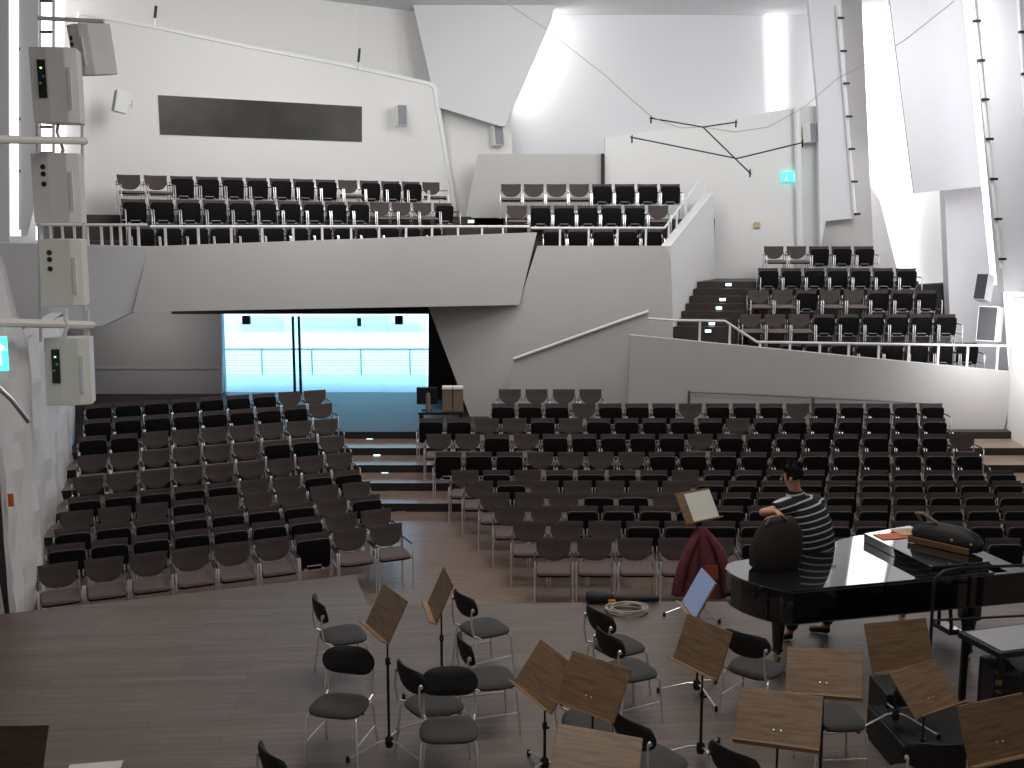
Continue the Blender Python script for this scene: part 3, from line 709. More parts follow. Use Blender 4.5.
# --- hanging speaker tower
def tower_speaker(px, py, w_px, h_px, Y, rx, rz, label, ctrl, m='spk'):
    q = atY(px, py, Y); s = Y / (F * 1.0) * .99; w = w_px * s; h = h_px * s; d = .52
    t = empty('hanging_speaker', q); t.rotation_euler = (rx, 0, rz)
    b = MB(); n = 8; pts = []
    prof = [(-w / 2, -d / 2 + .02), (-w * .1, -d / 2 - .015), (w * .28, -d / 2), (w / 2, -d / 2 + .10), (w * .36, d / 2), (-w * .36, d / 2)]
    b.prism([(x, y, -h / 2) for x, y in prof], (0, 0, h)); b.build('cabinet', M[m], t, bevel=.012)
    if ctrl == 'panel':
        b = MB(); b.box((-w * .22, -d / 2 - .012, .08 * h), (.095, .03, h * .50)); o = b.build('control_panel', M['blackp'], t)
        for i, (dz, mm) in enumerate(((.14, 'led'), (.03, 'steel'), (-.06, 'steel'), (.22, 'blackp'))):
            b = MB(); rk = (.012, .016, .016, .02)[i]; b.lathe([(rk, 0), (rk, .018), (rk * .7, .026)], 10, (-w * .22 + (.0, .02, -.02, .01)[i], -d / 2 - .026, .08 * h + dz * h), rot=Matrix.Rotation(PI / 2, 3, 'X')); b.build('knob', M[mm], o)
    else:
        for dz in ((.30, .20, .06) if ctrl == 'dots' else (.24, .12)):
            b = MB(); b.lathe([(.032, 0), (.032, .014), (.02, .02)], 12, (-w * .22, -d / 2 + .0, dz * h), rot=Matrix.Rotation(PI / 2, 3, 'X')); b.build('socket', M['blackp'], t)
    b = MB(); b.box((w * .36, -d / 2 - .0, -.04 * h), (.045, .03, h * .55)); b.build('side_rail', M['white'], t, bevel=.006)
    return tag(t, label, 'speaker', 'speakers on the tower')
TY = 13.6
tower_speaker(60.5, 87, 43, 71, TY, R(2), R(4), 'big grey hanging speaker with a lit green control panel, topmost of the main column', 'panel')
tower_speaker(62, 189, 44, 68, TY, R(0), R(4), 'big grey hanging speaker, second down the column, level with the gallery rail', 'dots')
tower_speaker(67, 272, 40, 66, TY, R(0), R(4), 'cream hanging speaker, third down the column, in front of the parapet', 'dots', 'spkw')
tower_speaker(73, 370, 43, 68, TY, R(-3), R(5), 'cream hanging speaker with a black control panel, lowest of the column', 'panel', 'spkw')
tower_speaker(93, 50, 23, 48, 15.2, R(8), R(-30), 'smaller grey speaker tilted down behind the column top', 'two')
tw = empty('speaker_truss', atY(0, 140, TY + .3)); tag(tw, 'pale steel arms and uprights carrying the column of hanging speakers', 'truss')
for a, c, r_ in (((-20, 139), (85, 141), .045), ((-20, 322), (92, 325), .05), ((38, 18), (104, 21.5), .03)):
    b = MB(); yy = TY + .42 if a[1] > 30 else 15.4
    b.tube([atY(*a, 11.5 if a[1] > 30 else yy), atY(*c, yy)], r_, 8); chl(b.build('arm', M['spkw'], None, True), tw)
for px, y0, y1 in ((37, 118, 342), (81.5, 80, 345), (88, 310, 345)):
    b = MB(); b.tube([atY(px, y0, TY + .40), atY(px + (4 if px < 88 else 0), y1, TY + .40)], .022, 8); chl(b.build('upright', M['white'], None, True), tw)
for px, y0, y1 in ((80, 18, 28), (101, 20, 32)):
    b = MB(); b.tube([atY(px, y0, 15.4), atY(px, y1, 15.4)], .02, 8); chl(b.build('hanger', M['white'], None, True), tw)
def cable_thing(pts, r, m, label, name='cable', cat='cable'):
    b = MB(); b.tube(pts, r, 6); return tag(b.build(name, M[m], smooth=True), label, cat)
cable_thing([atY(x, y, TY - .12) for x, y in ((58, 124), (57, 132), (60, 140), (63, 150), (60, 158))], .02, 'steel', 'looped grey cable between the first and second hanging speakers')
cable_thing([atY(x, y, TY - .35) for x, y in ((66, 309), (65, 318), (67, 328), (62, 340), (57, 348))], .024, 'white', 'white cable curling down to the lowest hanging speaker')
# --- suspended microphone frame
MYY = 17.0
mf = empty('microphone_frame', atY(733, 155, MYY)); tag(mf, 'black suspended microphone frame of thin crossing bars', 'microphone')
K = lambda x, y, dy=0: atY(x, y, MYY + dy)
for pts in ([K(630, 137, .2), K(737, 158.5)], [K(737, 158.5), K(803, 142.5, .3)], [K(703, 127, .1), K(751, 174, -.3)], [K(650, 118, .6), K(703, 127, .1)], [K(703, 127, .1), K(737, 122, .5)]):
    b = MB(); b.tube(pts, .012, 6); chl(b.build('bar', M['blackp']), mf)
for x, y, dy in ((632, 138, .2), (802.5, 142.5, .3), (750, 172, -.3), (651, 118.5, .6), (736, 122.5, .5)):
    q = K(x, y, dy); b = MB(); b.lathe([(.006, -.08), (.013, -.07), (.013, .02), (.006, .05)], 8, q); chl(b.build('microphone', M['blackp'], None, True), mf)
cable_thing([atY(x, y, MYY + .5) for x, y in ((496, -4), (520, 12), (548, 30), (570, 48), (606, 76), (630, 98), (652, 117))], .006, 'thin', 'thin grey cable running from the ceiling to the microphone frame')
cable_thing([atY(x, y, MYY + .5) for x, y in ((652, 117), (680, 128), (703, 127), (735, 132), (768, 127), (803, 108), (838, 78), (870, 62), (905, 40), (958, -2))], .006, 'thin', 'thin grey cable sagging from the microphone frame across to the leaning panels')
for px, y0, y1, lab in ((155.5, 6, 18, 'small dark hanging microphone above the booth wall, nearer the speaker tower'), (359, 48.5, 62, 'small dark hanging microphone above the booth wall, nearer the hanging panel')):
    t = empty('hanging_microphone', atY(px, y0, 22.3 if px < 200 else 25.6)); Yq = t.location.y
    b = MB(); b.tube([atY(px + .6, y0, Yq), atY(px - .6, y1, Yq)], .03, 8); chl(b.build('body', M['blackp'], None, True), t)
    b = MB(); b.tube([atY(px + .6, y0, Yq), atY(px + 1.5, -40, Yq)], .0015, 5); chl(b.build('wire', M['thin']), t)
    b = MB(); b.tube([atY(px - .6, y1, Yq), atY(px - 1.2, y1 + 8, Yq)], .012, 6); chl(b.build('tip', M['steel']), t)
    tag(t, lab, 'microphone')
# --- table with brochures by the foyer
t0 = V((-1.46, 21.98, .6))
tb = empty('side_table', (t0.x, t0.y, .60)); tag(tb, 'small black table at the edge of the foyer', 'table')
b = MB(); b.box((0, 0, .60), (.92, .42, .05)); b.build('tabletop', M['blackp'], tb)
for sx in (-1, 1):
    for sy_ in (-1, 1):
        b = MB(); b.box((sx * .41, sy_ * .17, .29), (.06, .05, .58)); b.build('leg', M['blackp'], tb)
for i, dx in enumerate((.13, .35)):
    t = empty('brochure_box', (t0.x + dx, t0.y, 1.226))
    b = MB(); b.box((0, 0, .24), (.20, .22, .48), bev=.006); b.build('box', M['card'], t)
    b = MB(); b.box((0, -.01, .49), (.205, .235, .045)); b.build('lid', M['cardt'], t)
    tag(t, ('brown brochure box with a white top, beside the steel flask', 'brown brochure box with a white top, beside the grey wall')[i], 'box', 'brochure boxes')
b = MB(); b.lathe([(.048, 0), (.048, .30), (.040, .34), (.040, .37), (.03, .385)], 14); tag(b.build('flask', M['card'], smooth=True, loc=(t0.x - .26, t0.y - .10, 1.226)), 'small pale flask standing on the black side table', 'flask')
t = empty('monitor', (t0.x - .30, t0.y + .06, 1.226)); b = MB(); b.box((0, .03, .30), (.42, .06, .36), rot=RX(R(6)), bev=.01); b.build('screen', M['blackp'], t)
b = MB(); b.box((0, .04, .01), (.22, .14, .02)); b.tube([(0, .06, .02), (0, .06, .2)], .02); b.build('stand', M['blackp'], t); tag(t, 'dark monitor on the black side table by the window', 'monitor')

# ------------------------------------------------------------------ orchestra chairs on the stage
def make_orch():
    t = empty('orchestra_chair', (0, 0, 0))
    s = MB(); n = 28; out = []
    for k in range(n):
        a = 2 * PI * k / n; e = .55
        x = .235 * math.copysign(abs(math.cos(a)) ** e, math.cos(a)); y = .215 * math.copysign(abs(math.sin(a)) ** e, math.sin(a))
        x *= 1 - .10 * (y > 0) * abs(y) / .215; out.append((x, y))
    L = [(.35, .034), (.80, .030), (.95, .016), (1.0, -.002), (.98, -.020), (.90, -.030)]; vs = []
    for q, z in L:
        for x, y in out: vs.append((x * q, y * q, .455 + z - .05 * max(0, (-y * q - .13)) - .02 * max(0, y * q)))
    vs += [(0, 0, .487), (0, 0, .424)]; s.poly(vs, [])
    for l in range(len(L) - 1):
        for k in range(n): s.f.append([l * n + k, (l + 1) * n + k, (l + 1) * n + (k + 1) % n, l * n + (k + 1) % n]); s.m.append(0 if l < 4 else 1)
    for k in range(n):
        s.f.append([len(vs) - 2, k, (k + 1) % n]); s.m.append(0); s.f.append([len(vs) - 1, (len(L) - 1) * n + (k + 1) % n, (len(L) - 1) * n + k]); s.m.append(1)
    s.build('seat', ['orch', 'blackp'], t, True)
    # wide curved back pad
    b = MB(); nx, ny = 20, 10; fr = []; bk = []
    for j in range(ny + 1):
        for i in range(nx + 1):
            u = -1 + 2 * i / nx; v = -1 + 2 * j / ny
            # superellipse mapping
            x = .235 * u * (1 - .18 * v * v * abs(u)); z = .118 * v * (1 - .30 * abs(u) ** 3)
            th = .030 * (1 - max(abs(u), abs(v)) ** 4) + .006
            c = -.055 * u * u + .0
            fr.append((x, c - th, z)); bk.append((x, c + th * .55, z))
    N = len(fr); W = nx + 1; fs = []
    for j in range(ny):
        for i in range(nx):
            a = j * W + i; fs.append([a, a + 1, a + W + 1, a + W]); fs.append([N + a, N + a + W, N + a + W + 1, N + a + 1])
    rim = [i for i in range(W)] + [j * W + nx for j in range(1, ny + 1)] + [ny * W + i for i in range(nx - 1, -1, -1)] + [j * W for j in range(ny - 1, 0, -1)]
    for k in range(len(rim)):
        a, c = rim[k], rim[(k + 1) % len(rim)]; fs.append([a, c, N + c, N + a])
    b.poly(fr + bk, fs); o = b.build('backrest', M['orchb'], t, True); o.location = (0, .255, .745); o.rotation_euler = (R(-12), 0, 0)
    for sx in (-1, 1):
        b = MB(); b.tube([(sx * .235, -.215, 0), (sx * .215, -.185, .40), (sx * .205, -.165, .425), (sx * .19, -.12, .43)], .011, 8); b.build('leg', M['chrome'], t, True)
        b = MB(); b.tube([(sx * .235, .245, 0), (sx * .215, .195, .40), (sx * .205, .175, .425), (sx * .19, .12, .43)], .011, 8); b.build('leg', M['chrome'], t, True)
        b = MB(); b.tube([(sx * .19, .13, .43), (sx * .205, .225, .47), (sx * .205, .25, .60), (sx * .20, .245, .74)], [.010, .011, .010, .009], 8)
        b.lathe([(.016, -.012), (.022, 0), (.016, .012)], 10, (sx * .207, .235, .735), rot=Matrix.Rotation(PI / 2, 3, 'Y')); b.build('upright', M['chrome'], t, True)
        b = MB(); b.tube([(sx * .224, -.20, .20), (sx * .224, .22, .20)], .007, 6); b.build('stretcher', M['chrome'], t, True)
    b = MB(); b.tube([(-.19, -.12, .43), (.19, -.12, .43)], .010, 6); b.tube([(-.19, .12, .43), (.19, .12, .43)], .010, 6)
    b.box((0, .02, .408), (.16, .24, .025), 1); b.tube([(.10, .05, .40), (.19, .05, .37)], .012, 6, 1); b.build('frame', ['chrome', 'blackp'], t, True)
    return t
oc = make_orch(); omap = childmap(oc); oused = False
OC = [((340, 702), (-.06, -.25), 'black orchestra chair facing the choir loft, left of the tilted stand, its seat fully clear'),
      ((343, 632), (.25, .10), 'black orchestra chair turned sideways, first of the group from the window side'),
      ((433.6, 701), (.22, .15), 'black orchestra chair turned sideways, tucked behind the front chair of the cluster'),
      ((449, 726), (.01, -.24), 'black orchestra chair facing the choir loft, nearest of the cluster between the two stands'),
      ((490, 675), (.28, .08), 'black orchestra chair turned sideways, half hidden behind the cluster’s front backrest'),
      ((484, 625), (.24, .14), 'black orchestra chair beside the edge-on music stand, seat turned away'),
      ((618, 642.6), (.27, .16), 'black orchestra chair alone in mid stage, rear one of an overlapping pair'),
      ((629, 667), (.27, .14), 'black orchestra chair in mid stage, front one of an overlapping pair'),
      ((588, 719), (.26, -.03), 'black orchestra chair half hidden under the pair of overlapping music desks'),
      ((653, 757), (.22, .16), 'black orchestra chair at the lower picture edge beside the lowest music desk'),
      ((756, 664.5), (.20, .24), 'black orchestra chair behind the tilted stand, close to the piano tail'),
      ((752, 788), (.20, .16), 'black orchestra chair at the lower edge under the widest music desk, only its back showing'),
      ((834, 714), (.26, .02), 'black orchestra chair under the near-square music desk, seat corner and chrome legs showing'),
      ((303, 790), (.22, .16), 'black orchestra chair at the bottom edge, only the tip of its back showing'),
      ((925, 776), (.02, .26), 'black orchestra chair at the bottom edge below the dark podium')]
for px, d, lab in OC:
    q = atZ(px[0], px[1], SH + .48); rz = math.atan2(d[0], -d[1])
    o = oc if not oused else copy_tree(oc, omap); oused = True
    o.location = (q.x, q.y, SH); o.rotation_euler = (0, 0, rz); tag(o, lab.replace('’', "'"), 'chair', 'orchestra chairs on the stage')

# ------------------------------------------------------------------ music stands
def make_stand(pos, yaw, tilt, roll, label, w=.56, h=.40, hubrot=0.0, woodm='walnut', sheet=None, screws=True, zb=SH):
    pos = V(pos); t = empty('music_stand', (pos.x, pos.y, zb), R(yaw))
    rot = Matrix.Rotation(R(tilt), 3, 'X') @ Matrix.Rotation(R(roll), 3, 'Y'); hz = pos.z - zb
    b = MB(); b.box((0, 0, 0), (w, .014, h), bev=.004); o = b.build('desk', M[woodm], t); o.location = (0, 0, hz); o.rotation_euler = rot.to_euler()
    b = MB(); b.box((0, -.035, -h / 2 + .004), (w, .065, .012)); b.build('ledge', M['walnutl' if woodm != 'walnutd' else woodm], o)
    if screws:
        for sx in (-.024, .024):
            b = MB(); b.lathe([(.0075, 0), (.0075, .004), (.004, .006)], 10, (sx, -.007, -h * .20), rot=Matrix.Rotation(PI / 2, 3, 'X')); b.build('screw', M['chrome'], o, True)
    att = rot @ V((0, .03, -h * .12)) + V((0, 0, hz)); att2 = rot @ V((0, .017, -h * .06)) + V((0, 0, hz))
    px, py = att.x, att.y
    b = MB(); b.tube([(px, py, att.z - .42), (px, py, att.z - .02), (att2.x, att2.y, att2.z)], .0085, 8); b.build('upper_tube', M['blackp'], t, True)
    b = MB(); b.tube([(px, py, .07), (px, py, att.z - .36)], .0125, 8); b.build('pole', M['blackp'], t, True)
    b = MB(); b.lathe([(.018, -.03), (.021, -.02), (.021, .02), (.018, .03)], 10, (px, py, att.z - .365)); b.tube([(px, py, att.z - .365), (px + .05, py, att.z - .365)], .012, 6); b.build('clamp_knob', M['blackp'], t, True)
    b = MB(); b.lathe([(.030, -.045), (.036, -.02), (.036, .03), (.02, .05)], 12, (px, py, .105)); b.build('hub', M['blackp'], t, True)
    for k in range(3):
        a = R(hubrot) + 2 * PI * k / 3 - R(yaw); e = V((px + .36 * math.cos(a), py + .36 * math.sin(a), .03))
        b = MB(); b.tube([(px, py, .12), (px + .09 * math.cos(a), py + .09 * math.sin(a), .115), e], .0095, 8); l = b.build('leg', M['chrome'], t, True)
        b = MB(); b.lathe([(.016, -.03), (.018, -.005), (.014, .02)], 10, e); b.build('rubber_foot', M['blackp'], l, True)
    tag(t, label, 'music stand', 'wooden music stands on the stage')
    if sheet:
        w2, h2, dx, dz, m, sl = sheet
        b = MB(); b.box((0, 0, 0), (w2, .004, h2)); o2 = b.build('sheet_music', M[m])
        W = Matrix.Rotation(R(yaw), 3, 'Z') @ rot
        o2.location = pos + W @ V((dx, -.012, dz)); o2.rotation_euler = W.to_euler(); tag(o2, sl, 'sheet music')
    return t
make_stand((-1.04, 8.56, 1.835), -62.7, -27.8, -.8, 'walnut music stand tilted on edge beside the clear-seated orchestra chair', .53, .375, hubrot=205, screws=False)
make_stand((-.665, 9.62, 1.62), -78, -24, 0, 'walnut music stand seen edge-on with a light ledge, behind the chair cluster', hubrot=60, screws=False)
make_stand((.270, 8.19, 1.45), -57.4, -36.7, 4.3, 'walnut music stand overlapped by its neighbour, rear one of the crossed pair', .58, .414, hubrot=230, screws=False)
make_stand((.597, 7.571, 1.637), -43.9, -32.5, -1.3, 'walnut music stand with two chrome screws, front one of the crossed pair', hubrot=20)
make_stand((.54, 6.48, 1.64), 4, -60, 14, 'walnut music stand cut by the bottom edge, below the crossed pair', hubrot=70, screws=False)
make_stand((1.56, 8.45, 1.59), -60.5, -23.1, -2.1, 'walnut music stand in mid stage in front of the chair near the piano tail', .56, .40, hubrot=175, screws=False)
make_stand((1.746, 9.70, 1.597), -88, -29.1, -3.5, 'music stand tilted on edge in front of the maroon jacket, holding a blue sheet', .56, .40, hubrot=170, screws=False,
           sheet=(.53, .38, .0, .01, 'bluepaper', 'blue sheet of paper on the stand in front of the maroon jacket'))
make_stand((2.09, 11.85, 1.875), 35.4, -31.4, .4, 'walnut music stand with the maroon jacket hung on it, holding a white sheet', .52, .37, hubrot=190, screws=False,
           sheet=(.40, .34, .055, -.01, 'paper', 'white sheet of paper on the stand above the maroon jacket'))
make_stand((2.36, 7.77, 1.65), -26, -45, -7, 'walnut music stand with a near-square desk directly below the piano side', hubrot=100)
make_stand((1.794, 6.867, 1.712), -22.2, -48.2, -2.4, 'wide dark walnut music stand nearest the bottom edge right of centre', hubrot=150)
make_stand((3.175, 8.45, 1.598), 11, -23.5, -1.2, 'walnut music stand partly covered by the smaller tilted one in front of it', hubrot=80, screws=False, zb=SH + .293)
make_stand((3.10, 7.70, 1.56), 34.2, -44.2, 2, 'lighter walnut music stand tilted in front of another, above the dark podium', .53, .375, hubrot=30)
make_stand((3.283, 6.904, 1.624), 18.8, -20.3, -1.5, 'walnut music stand at the bottom corner beside the black cabinet', hubrot=60)
make_stand(tuple(atY(3, 756, 7.0)), 6, -30, 2, 'very dark music stand cut off by the bottom corner on the window side', woodm='walnutd', hubrot=90, screws=False)

# ------------------------------------------------------------------ grand piano
PN = V((2.55, 9.80, 0)); PA = R(14); pu = V((math.cos(PA), math.sin(PA), 0)); pv = V((-math.sin(PA), math.cos(PA), 0))
pn = empty('grand_piano', (PN.x, PN.y, SH), PA); tag(pn, 'long black grand piano with a closed glossy lid, tail towards the music stands', 'piano')
outl = [(.12, 0), (.7, -.0), (1.4, 0), (2.74, 0), (2.74, 1.5), (2.0, 1.5), (1.7, 1.47), (1.45, 1.39), (1.22, 1.25), (1.0, 1.11), (.75, 1.02), (.45, .985), (.15, .98), (-.02, .955), (-.14, .88), (-.215, .76), (-.235, .60), (-.21, .43), (-.15, .27), (-.06, .13), (.02, .03)]
def loft(o, zs, mi=0, b=None):
    b = b or MB(); n = len(o); cx, cy = 1.1, .7; vs = []
    for sc_, z in zs: vs += [(cx + (x - cx) * sc_, cy + (y - cy) * sc_, z) for x, y in o]
    fs = []
    for l in range(len(zs) - 1):
        for k in range(n): fs.append([l * n + k, l * n + (k + 1) % n, (l + 1) * n + (k + 1) % n, (l + 1) * n + k])
    fs.append(list(range(n))[::-1]); fs.append([(len(zs) - 1) * n + k for k in range(n)]); b.poly(vs, fs, mi); return b
loft(outl, [(.955, .63), (.985, .64), (1.0, .66), (1.0, .955), (.995, .965)]).build('case', M['lacquer'], pn)
lid = [(x, y) for x, y in outl if True]
loft([(min(x, 2.30), y) for x, y in lid], [(1.008, .968), (1.012, .973), (1.012, .988), (1.006, .993)]).build('lid', M['lacqtop'], pn)
b = MB(); b.prism([(1.63, .06, .994), (2.30, .05, .994), (2.30, 1.40, .994), (1.63, 1.24, .994)], (0, 0, .095)); b.build('lid_flap', M['lacqtop'], pn, bevel=.006)
b = MB(); b.box((2.42, .75, .95), (.20, 1.40, .03)); b.build('music_desk', M['lacquer'], pn)
b = MB(); b.box((2.64, .75, .70), (.24, 1.36, .10)); b.box((2.62, .75, .755), (.16, 1.22, .022), 1); b.build('keyboard', ['lacquer', 'ivory'], pn)
def pleg(x, y):
    b = MB(); b.box((x, y, .55), (.17, .17, .20), bev=.02); b.lathe([(.085, .47), (.07, .40), (.05, .14), (.06, .11)], 12, (x, y, 0))
    l = b.build('leg', M['lacquer'], pn, True)
    b = MB(); b.lathe([(.05, -.015), (.05, .015)], 14, (x, y, .05), rot=Matrix.Rotation(PI / 2, 3, 'Y')); b.box((x, y, .095), (.05, .05, .05)); b.build('caster', M['brass'], l)
pleg(.33, .66); pleg(2.2, .18); pleg(2.2, 1.30)
b = MB(); b.box((2.35, .75, .14), (.12, .32, .06)); b.tube([(2.35, .64, .14), (2.32, .68, .64)], .02); b.tube([(2.35, .86, .14), (2.32, .82, .64)], .02)
for y in (.66, .75, .84): b.box((2.43, y, .125), (.12, .045, .012), 1)
b.build('pedal_lyre', ['lacquer', 'brass'], pn)
def onP(u, v, z): return PN + pu * u + pv * v + V((0, 0, SH + z))
def flapz(u): return 1.090
frot = Matrix.Rotation(PA, 3, 'Z') 
b = MB(); b.box((0, 0, 0), (.34, .20, .006)); o = b.build('card', M['red'], loc=onP(1.86, 1.06, flapz(1.86) + .004)); o.rotation_euler = frot.to_euler(); tag(o, 'orange-red card lying on the folded piano lid', 'card')
b = MB(); b.box((0, 0, 0), (.34, .24, .012), bev=.003); b.box((.06, .04, .009), (.16, .05, .006)); o = b.build('folder', M['tan'], loc=onP(2.13, 1.14, flapz(2.13) + .012)); o.rotation_euler = frot.to_euler(); tag(o, 'tan folder on the folded piano lid beside the black bag', 'folder')
# shoulder bag on the piano
t = empty('shoulder_bag', onP(2.20, .60, 1.092), PA + R(-62)); 
b = MB(); nn = 14; rg = []
for j, (zz, sx_, sy_) in enumerate(((0, .90, .80), (.03, 1, 1), (.10, 1.02, 1.05), (.17, .92, .85), (.22, .6, .5), (.235, .2, .2))):
    for k in range(nn):
        a = 2 * PI * k / nn; e = .5; wob = 1 + .06 * math.sin(3 * a + j)
        rg.append((.36 * sx_ * wob * math.copysign(abs(math.cos(a)) ** e, math.cos(a)), .13 * sy_ * wob * math.copysign(abs(math.sin(a)) ** e, math.sin(a)), zz))
fs = [[l * nn + k, l * nn + (k + 1) % nn, (l + 1) * nn + (k + 1) % nn, (l + 1) * nn + k] for l in range(5) for k in range(nn)] + [list(range(nn))[::-1], [5 * nn + k for k in range(nn)]]
b.poly(rg, fs); b.build('body', M['bagb'], t, True)
b = MB(); b.box((-.02, -.155, .035), (.66, .02, .07), bev=.008); b.build('base_strap', M['leather'], t)
b = MB(); b.tube([(-.30, .02, .20), (-.34, -.02, .29), (-.24, -.06, .31), (-.10, -.05, .24)], .018, 8); b.build('handle', M['card'], t, True)
for x, y, z in ((.12, -.15, .12), (.30, -.10, .10)):
    b = MB(); b.lathe([(.014, 0), (.018, .008), (.01, .014)], 10, (x, y, z), rot=Matrix.Rotation(PI / 2, 3, 'X')); b.build('buckle', M['brass'], t, True)
tag(t, 'black shoulder bag with a tan leather base strap lying on the piano', 'bag')
b = MB(); b.lathe([(.03, 0), (.036, .10), (.036, .15), (.02, .19), (.02, .22)], 14); tag(b.build('water_bottle', M['pane'], smooth=True, loc=onP(2.42, .98, .967)), 'clear plastic bottle on the piano behind the black bag', 'bottle')
# dark brown bag on the piano tail
t = empty('holdall_bag', onP(.27, .66, .995), PA + R(6))
b = MB(); rg = []; nn = 16; prof = ((0, .92, .9), (.03, 1, 1), (.20, 1.02, 1.0), (.36, .96, .8), (.46, .80, .5), (.515, .60, .22), (.52, .3, .1))
for j, (zz, sx_, sy_) in enumerate(prof):
    for k in range(nn):
        a = 2 * PI * k / nn; e = .55; wob = 1 + .035 * math.sin(2 * a + 1.3 * j) + .02 * math.sin(5 * a + j)
        rg.append((.25 * sx_ * wob * math.copysign(abs(math.cos(a)) ** e, math.cos(a)) + .03 * (zz > .3), .15 * sy_ * wob * math.copysign(abs(math.sin(a)) ** e, math.sin(a)), zz))
fs = [[l * nn + k, l * nn + (k + 1) % nn, (l + 1) * nn + (k + 1) % nn, (l + 1) * nn + k] for l in range(len(prof) - 1) for k in range(nn)] + [list(range(nn))[::-1], [(len(prof) - 1) * nn + k for k in range(nn)]]
b.poly(rg, fs); b.build('body', M['brownb'], t, True)
b = MB(); b.tube([(-.16, -.05, .47), (-.12, -.07, .545), (.0, -.07, .555), (.08, -.05, .50)], .014, 8); b.build('handle', M['card'], t, True)
tag(t, 'dark brown holdall standing on the piano tail in front of the person', 'bag')

# ------------------------------------------------------------------ the person
def skin_obj(name, nodes, edges, m, parent=None, sub=2, root=0):
    me = bpy.data.meshes.new(name); me.from_pydata([n[0] for n in nodes], edges, []); me.materials.append(M[m])
    o = bpy.data.objects.new(name, me); C.objects.link(o)
    md = o.modifiers.new('skin', 'SKIN'); md.use_smooth_shade = True; md.branch_smoothing = .4
    for i, n in enumerate(nodes):
        r = n[1]; me.skin_vertices[0].data[i].radius = r if isinstance(r, tuple) else (r, r)
        me.skin_vertices[0].data[i].use_root = (i == root)
    s = o.modifiers.new('subdivision', 'SUBSURF'); s.levels = sub; s.render_levels = sub
    if parent: o.parent = parent
    return o
FO = V((3.07, 11.18, SH))
def rel(x, y, z): return (x - FO.x, y - FO.y, z - SH)
pelv, waist, chest, uch, neck, hb = (3.22, 11.22, 1.55), (3.20, 11.21, 1.76), (3.13, 11.19, 1.97), (3.06, 11.17, 2.12), (3.00, 11.15, 2.22), (2.97, 11.13, 2.29)
headc, headt = (2.945, 11.12, 2.385), (2.955, 11.125, 2.475)
Lsh, Lel, Lwr = (2.89, 11.04, 2.09), (2.575, 10.87, 2.06), (2.68, 10.64, 2.14)
Rsh, Rel_, Rwr = (3.25, 11.29, 2.06), (3.15, 11.50, 1.82), (2.84, 11.30, 1.90)
Lhip, Lkn, Lan, Lto = (3.12, 11.12, 1.46), (3.04, 11.09, 1.04), (2.99, 11.08, .69), (2.82, 11.07, .625)
Rhip, Rkn, Ran, Rto = (3.31, 11.30, 1.46), (3.38, 11.27, 1.04), (3.44, 11.25, .69), (3.28, 11.31, .625)
nodes = [(rel(*pelv), (.13, .11)), (rel(*waist), (.13, .11)), (rel(*chest), (.13, .11)), (rel(*uch), (.10, .09)), (rel(*neck), .062), (rel(*hb), .066), (rel(*headc), (.092, .108)), (rel(*headt), (.072, .085)),
         (rel(*Lsh), .048), (rel(*Lel), .044), (rel(*Lwr), .029), (rel(*Rsh), .048), (rel(*Rel_), .044), (rel(*Rwr), .029),
         (rel(*Lhip), .095), (rel(*Lkn), .062), (rel(*Lan), .042), (rel(*Lto), .034), (rel(*Rhip), .095), (rel(*Rkn), .062), (rel(*Ran), .042), (rel(*Rto), .034)]
edges = [(0, 1), (1, 2), (2, 3), (3, 4), (4, 5), (5, 6), (6, 7), (3, 8), (8, 9), (9, 10), (3, 11), (11, 12), (12, 13), (0, 14), (14, 15), (15, 16), (16, 17), (0, 18), (18, 19), (19, 20), (20, 21)]
def add_hand(wi, wr, d, side):
    d = V(d).normalized(); up = V((0, 0, 1)); lat = d.cross(up).normalized() * side
    wr = V(wr); palm = wr + d * .055; i = len(nodes)
    nodes.append((rel(*palm), (.036, .018))); edges.append((wi, i))
    for k, (o_, ln_) in enumerate(((-.030, .062), (-.010, .075), (.011, .070), (.030, .052))):
        k0 = palm + d * .042 + lat * o_; k1 = k0 + d * ln_ * .5 - up * .012; k2 = k1 + d * ln_ * .30 - up * .030; j = len(nodes)
        nodes.extend([(rel(*k0), .0095), (rel(*k1), .0085), (rel(*k2), .0075)]); edges.extend([(i, j), (j, j + 1), (j + 1, j + 2)])
    t0_ = wr + d * .035 - lat * .034; t1_ = t0_ + d * .035 - lat * .018 - up * .018; t2_ = t1_ + d * .026 - up * .014; j = len(nodes)
    nodes.extend([(rel(*t0_), .012), (rel(*t1_), .010), (rel(*t2_), .008)]); edges.extend([(i, j), (j, j + 1), (j + 1, j + 2)])
add_hand(10, Lwr, (.06, -.20, -.10), 1); add_hand(13, Rwr, (-.26, -.18, .0), -1)
person = skin_obj('person', nodes, edges, 'skin', None, 2)
person.location = FO; tag(person, 'person in a dark striped polo shirt leaning over a bag at the piano tail', 'person')
lat = V((.89, .45, 0)).normalized(); fwd = V((-.45, .89, 0)).normalized()
b = MB(); rings = [(3.235, 11.225, 1.44, .215, .165), (3.225, 11.22, 1.58, .245, .195), (3.195, 11.21, 1.74, .255, .205), (3.150, 11.195, 1.90, .262, .195), (3.105, 11.18, 2.02, .262, .17), (3.075, 11.172, 2.09, .235, .14), (3.045, 11.165, 2.145, .17, .11), (3.01, 11.155, 2.19, .10, .085), (2.99, 11.15, 2.235, .078, .078)]
nn = 24; vs = []
for x, y, z, a_, b_ in rings:
    for k in range(nn):
        t_ = 2 * PI * k / nn; e = .82
        vs.append(V(rel(x, y, z)) + lat * a_ * math.copysign(abs(math.cos(t_)) ** e, math.cos(t_)) + fwd * b_ * math.copysign(abs(math.sin(t_)) ** e, math.sin(t_)))
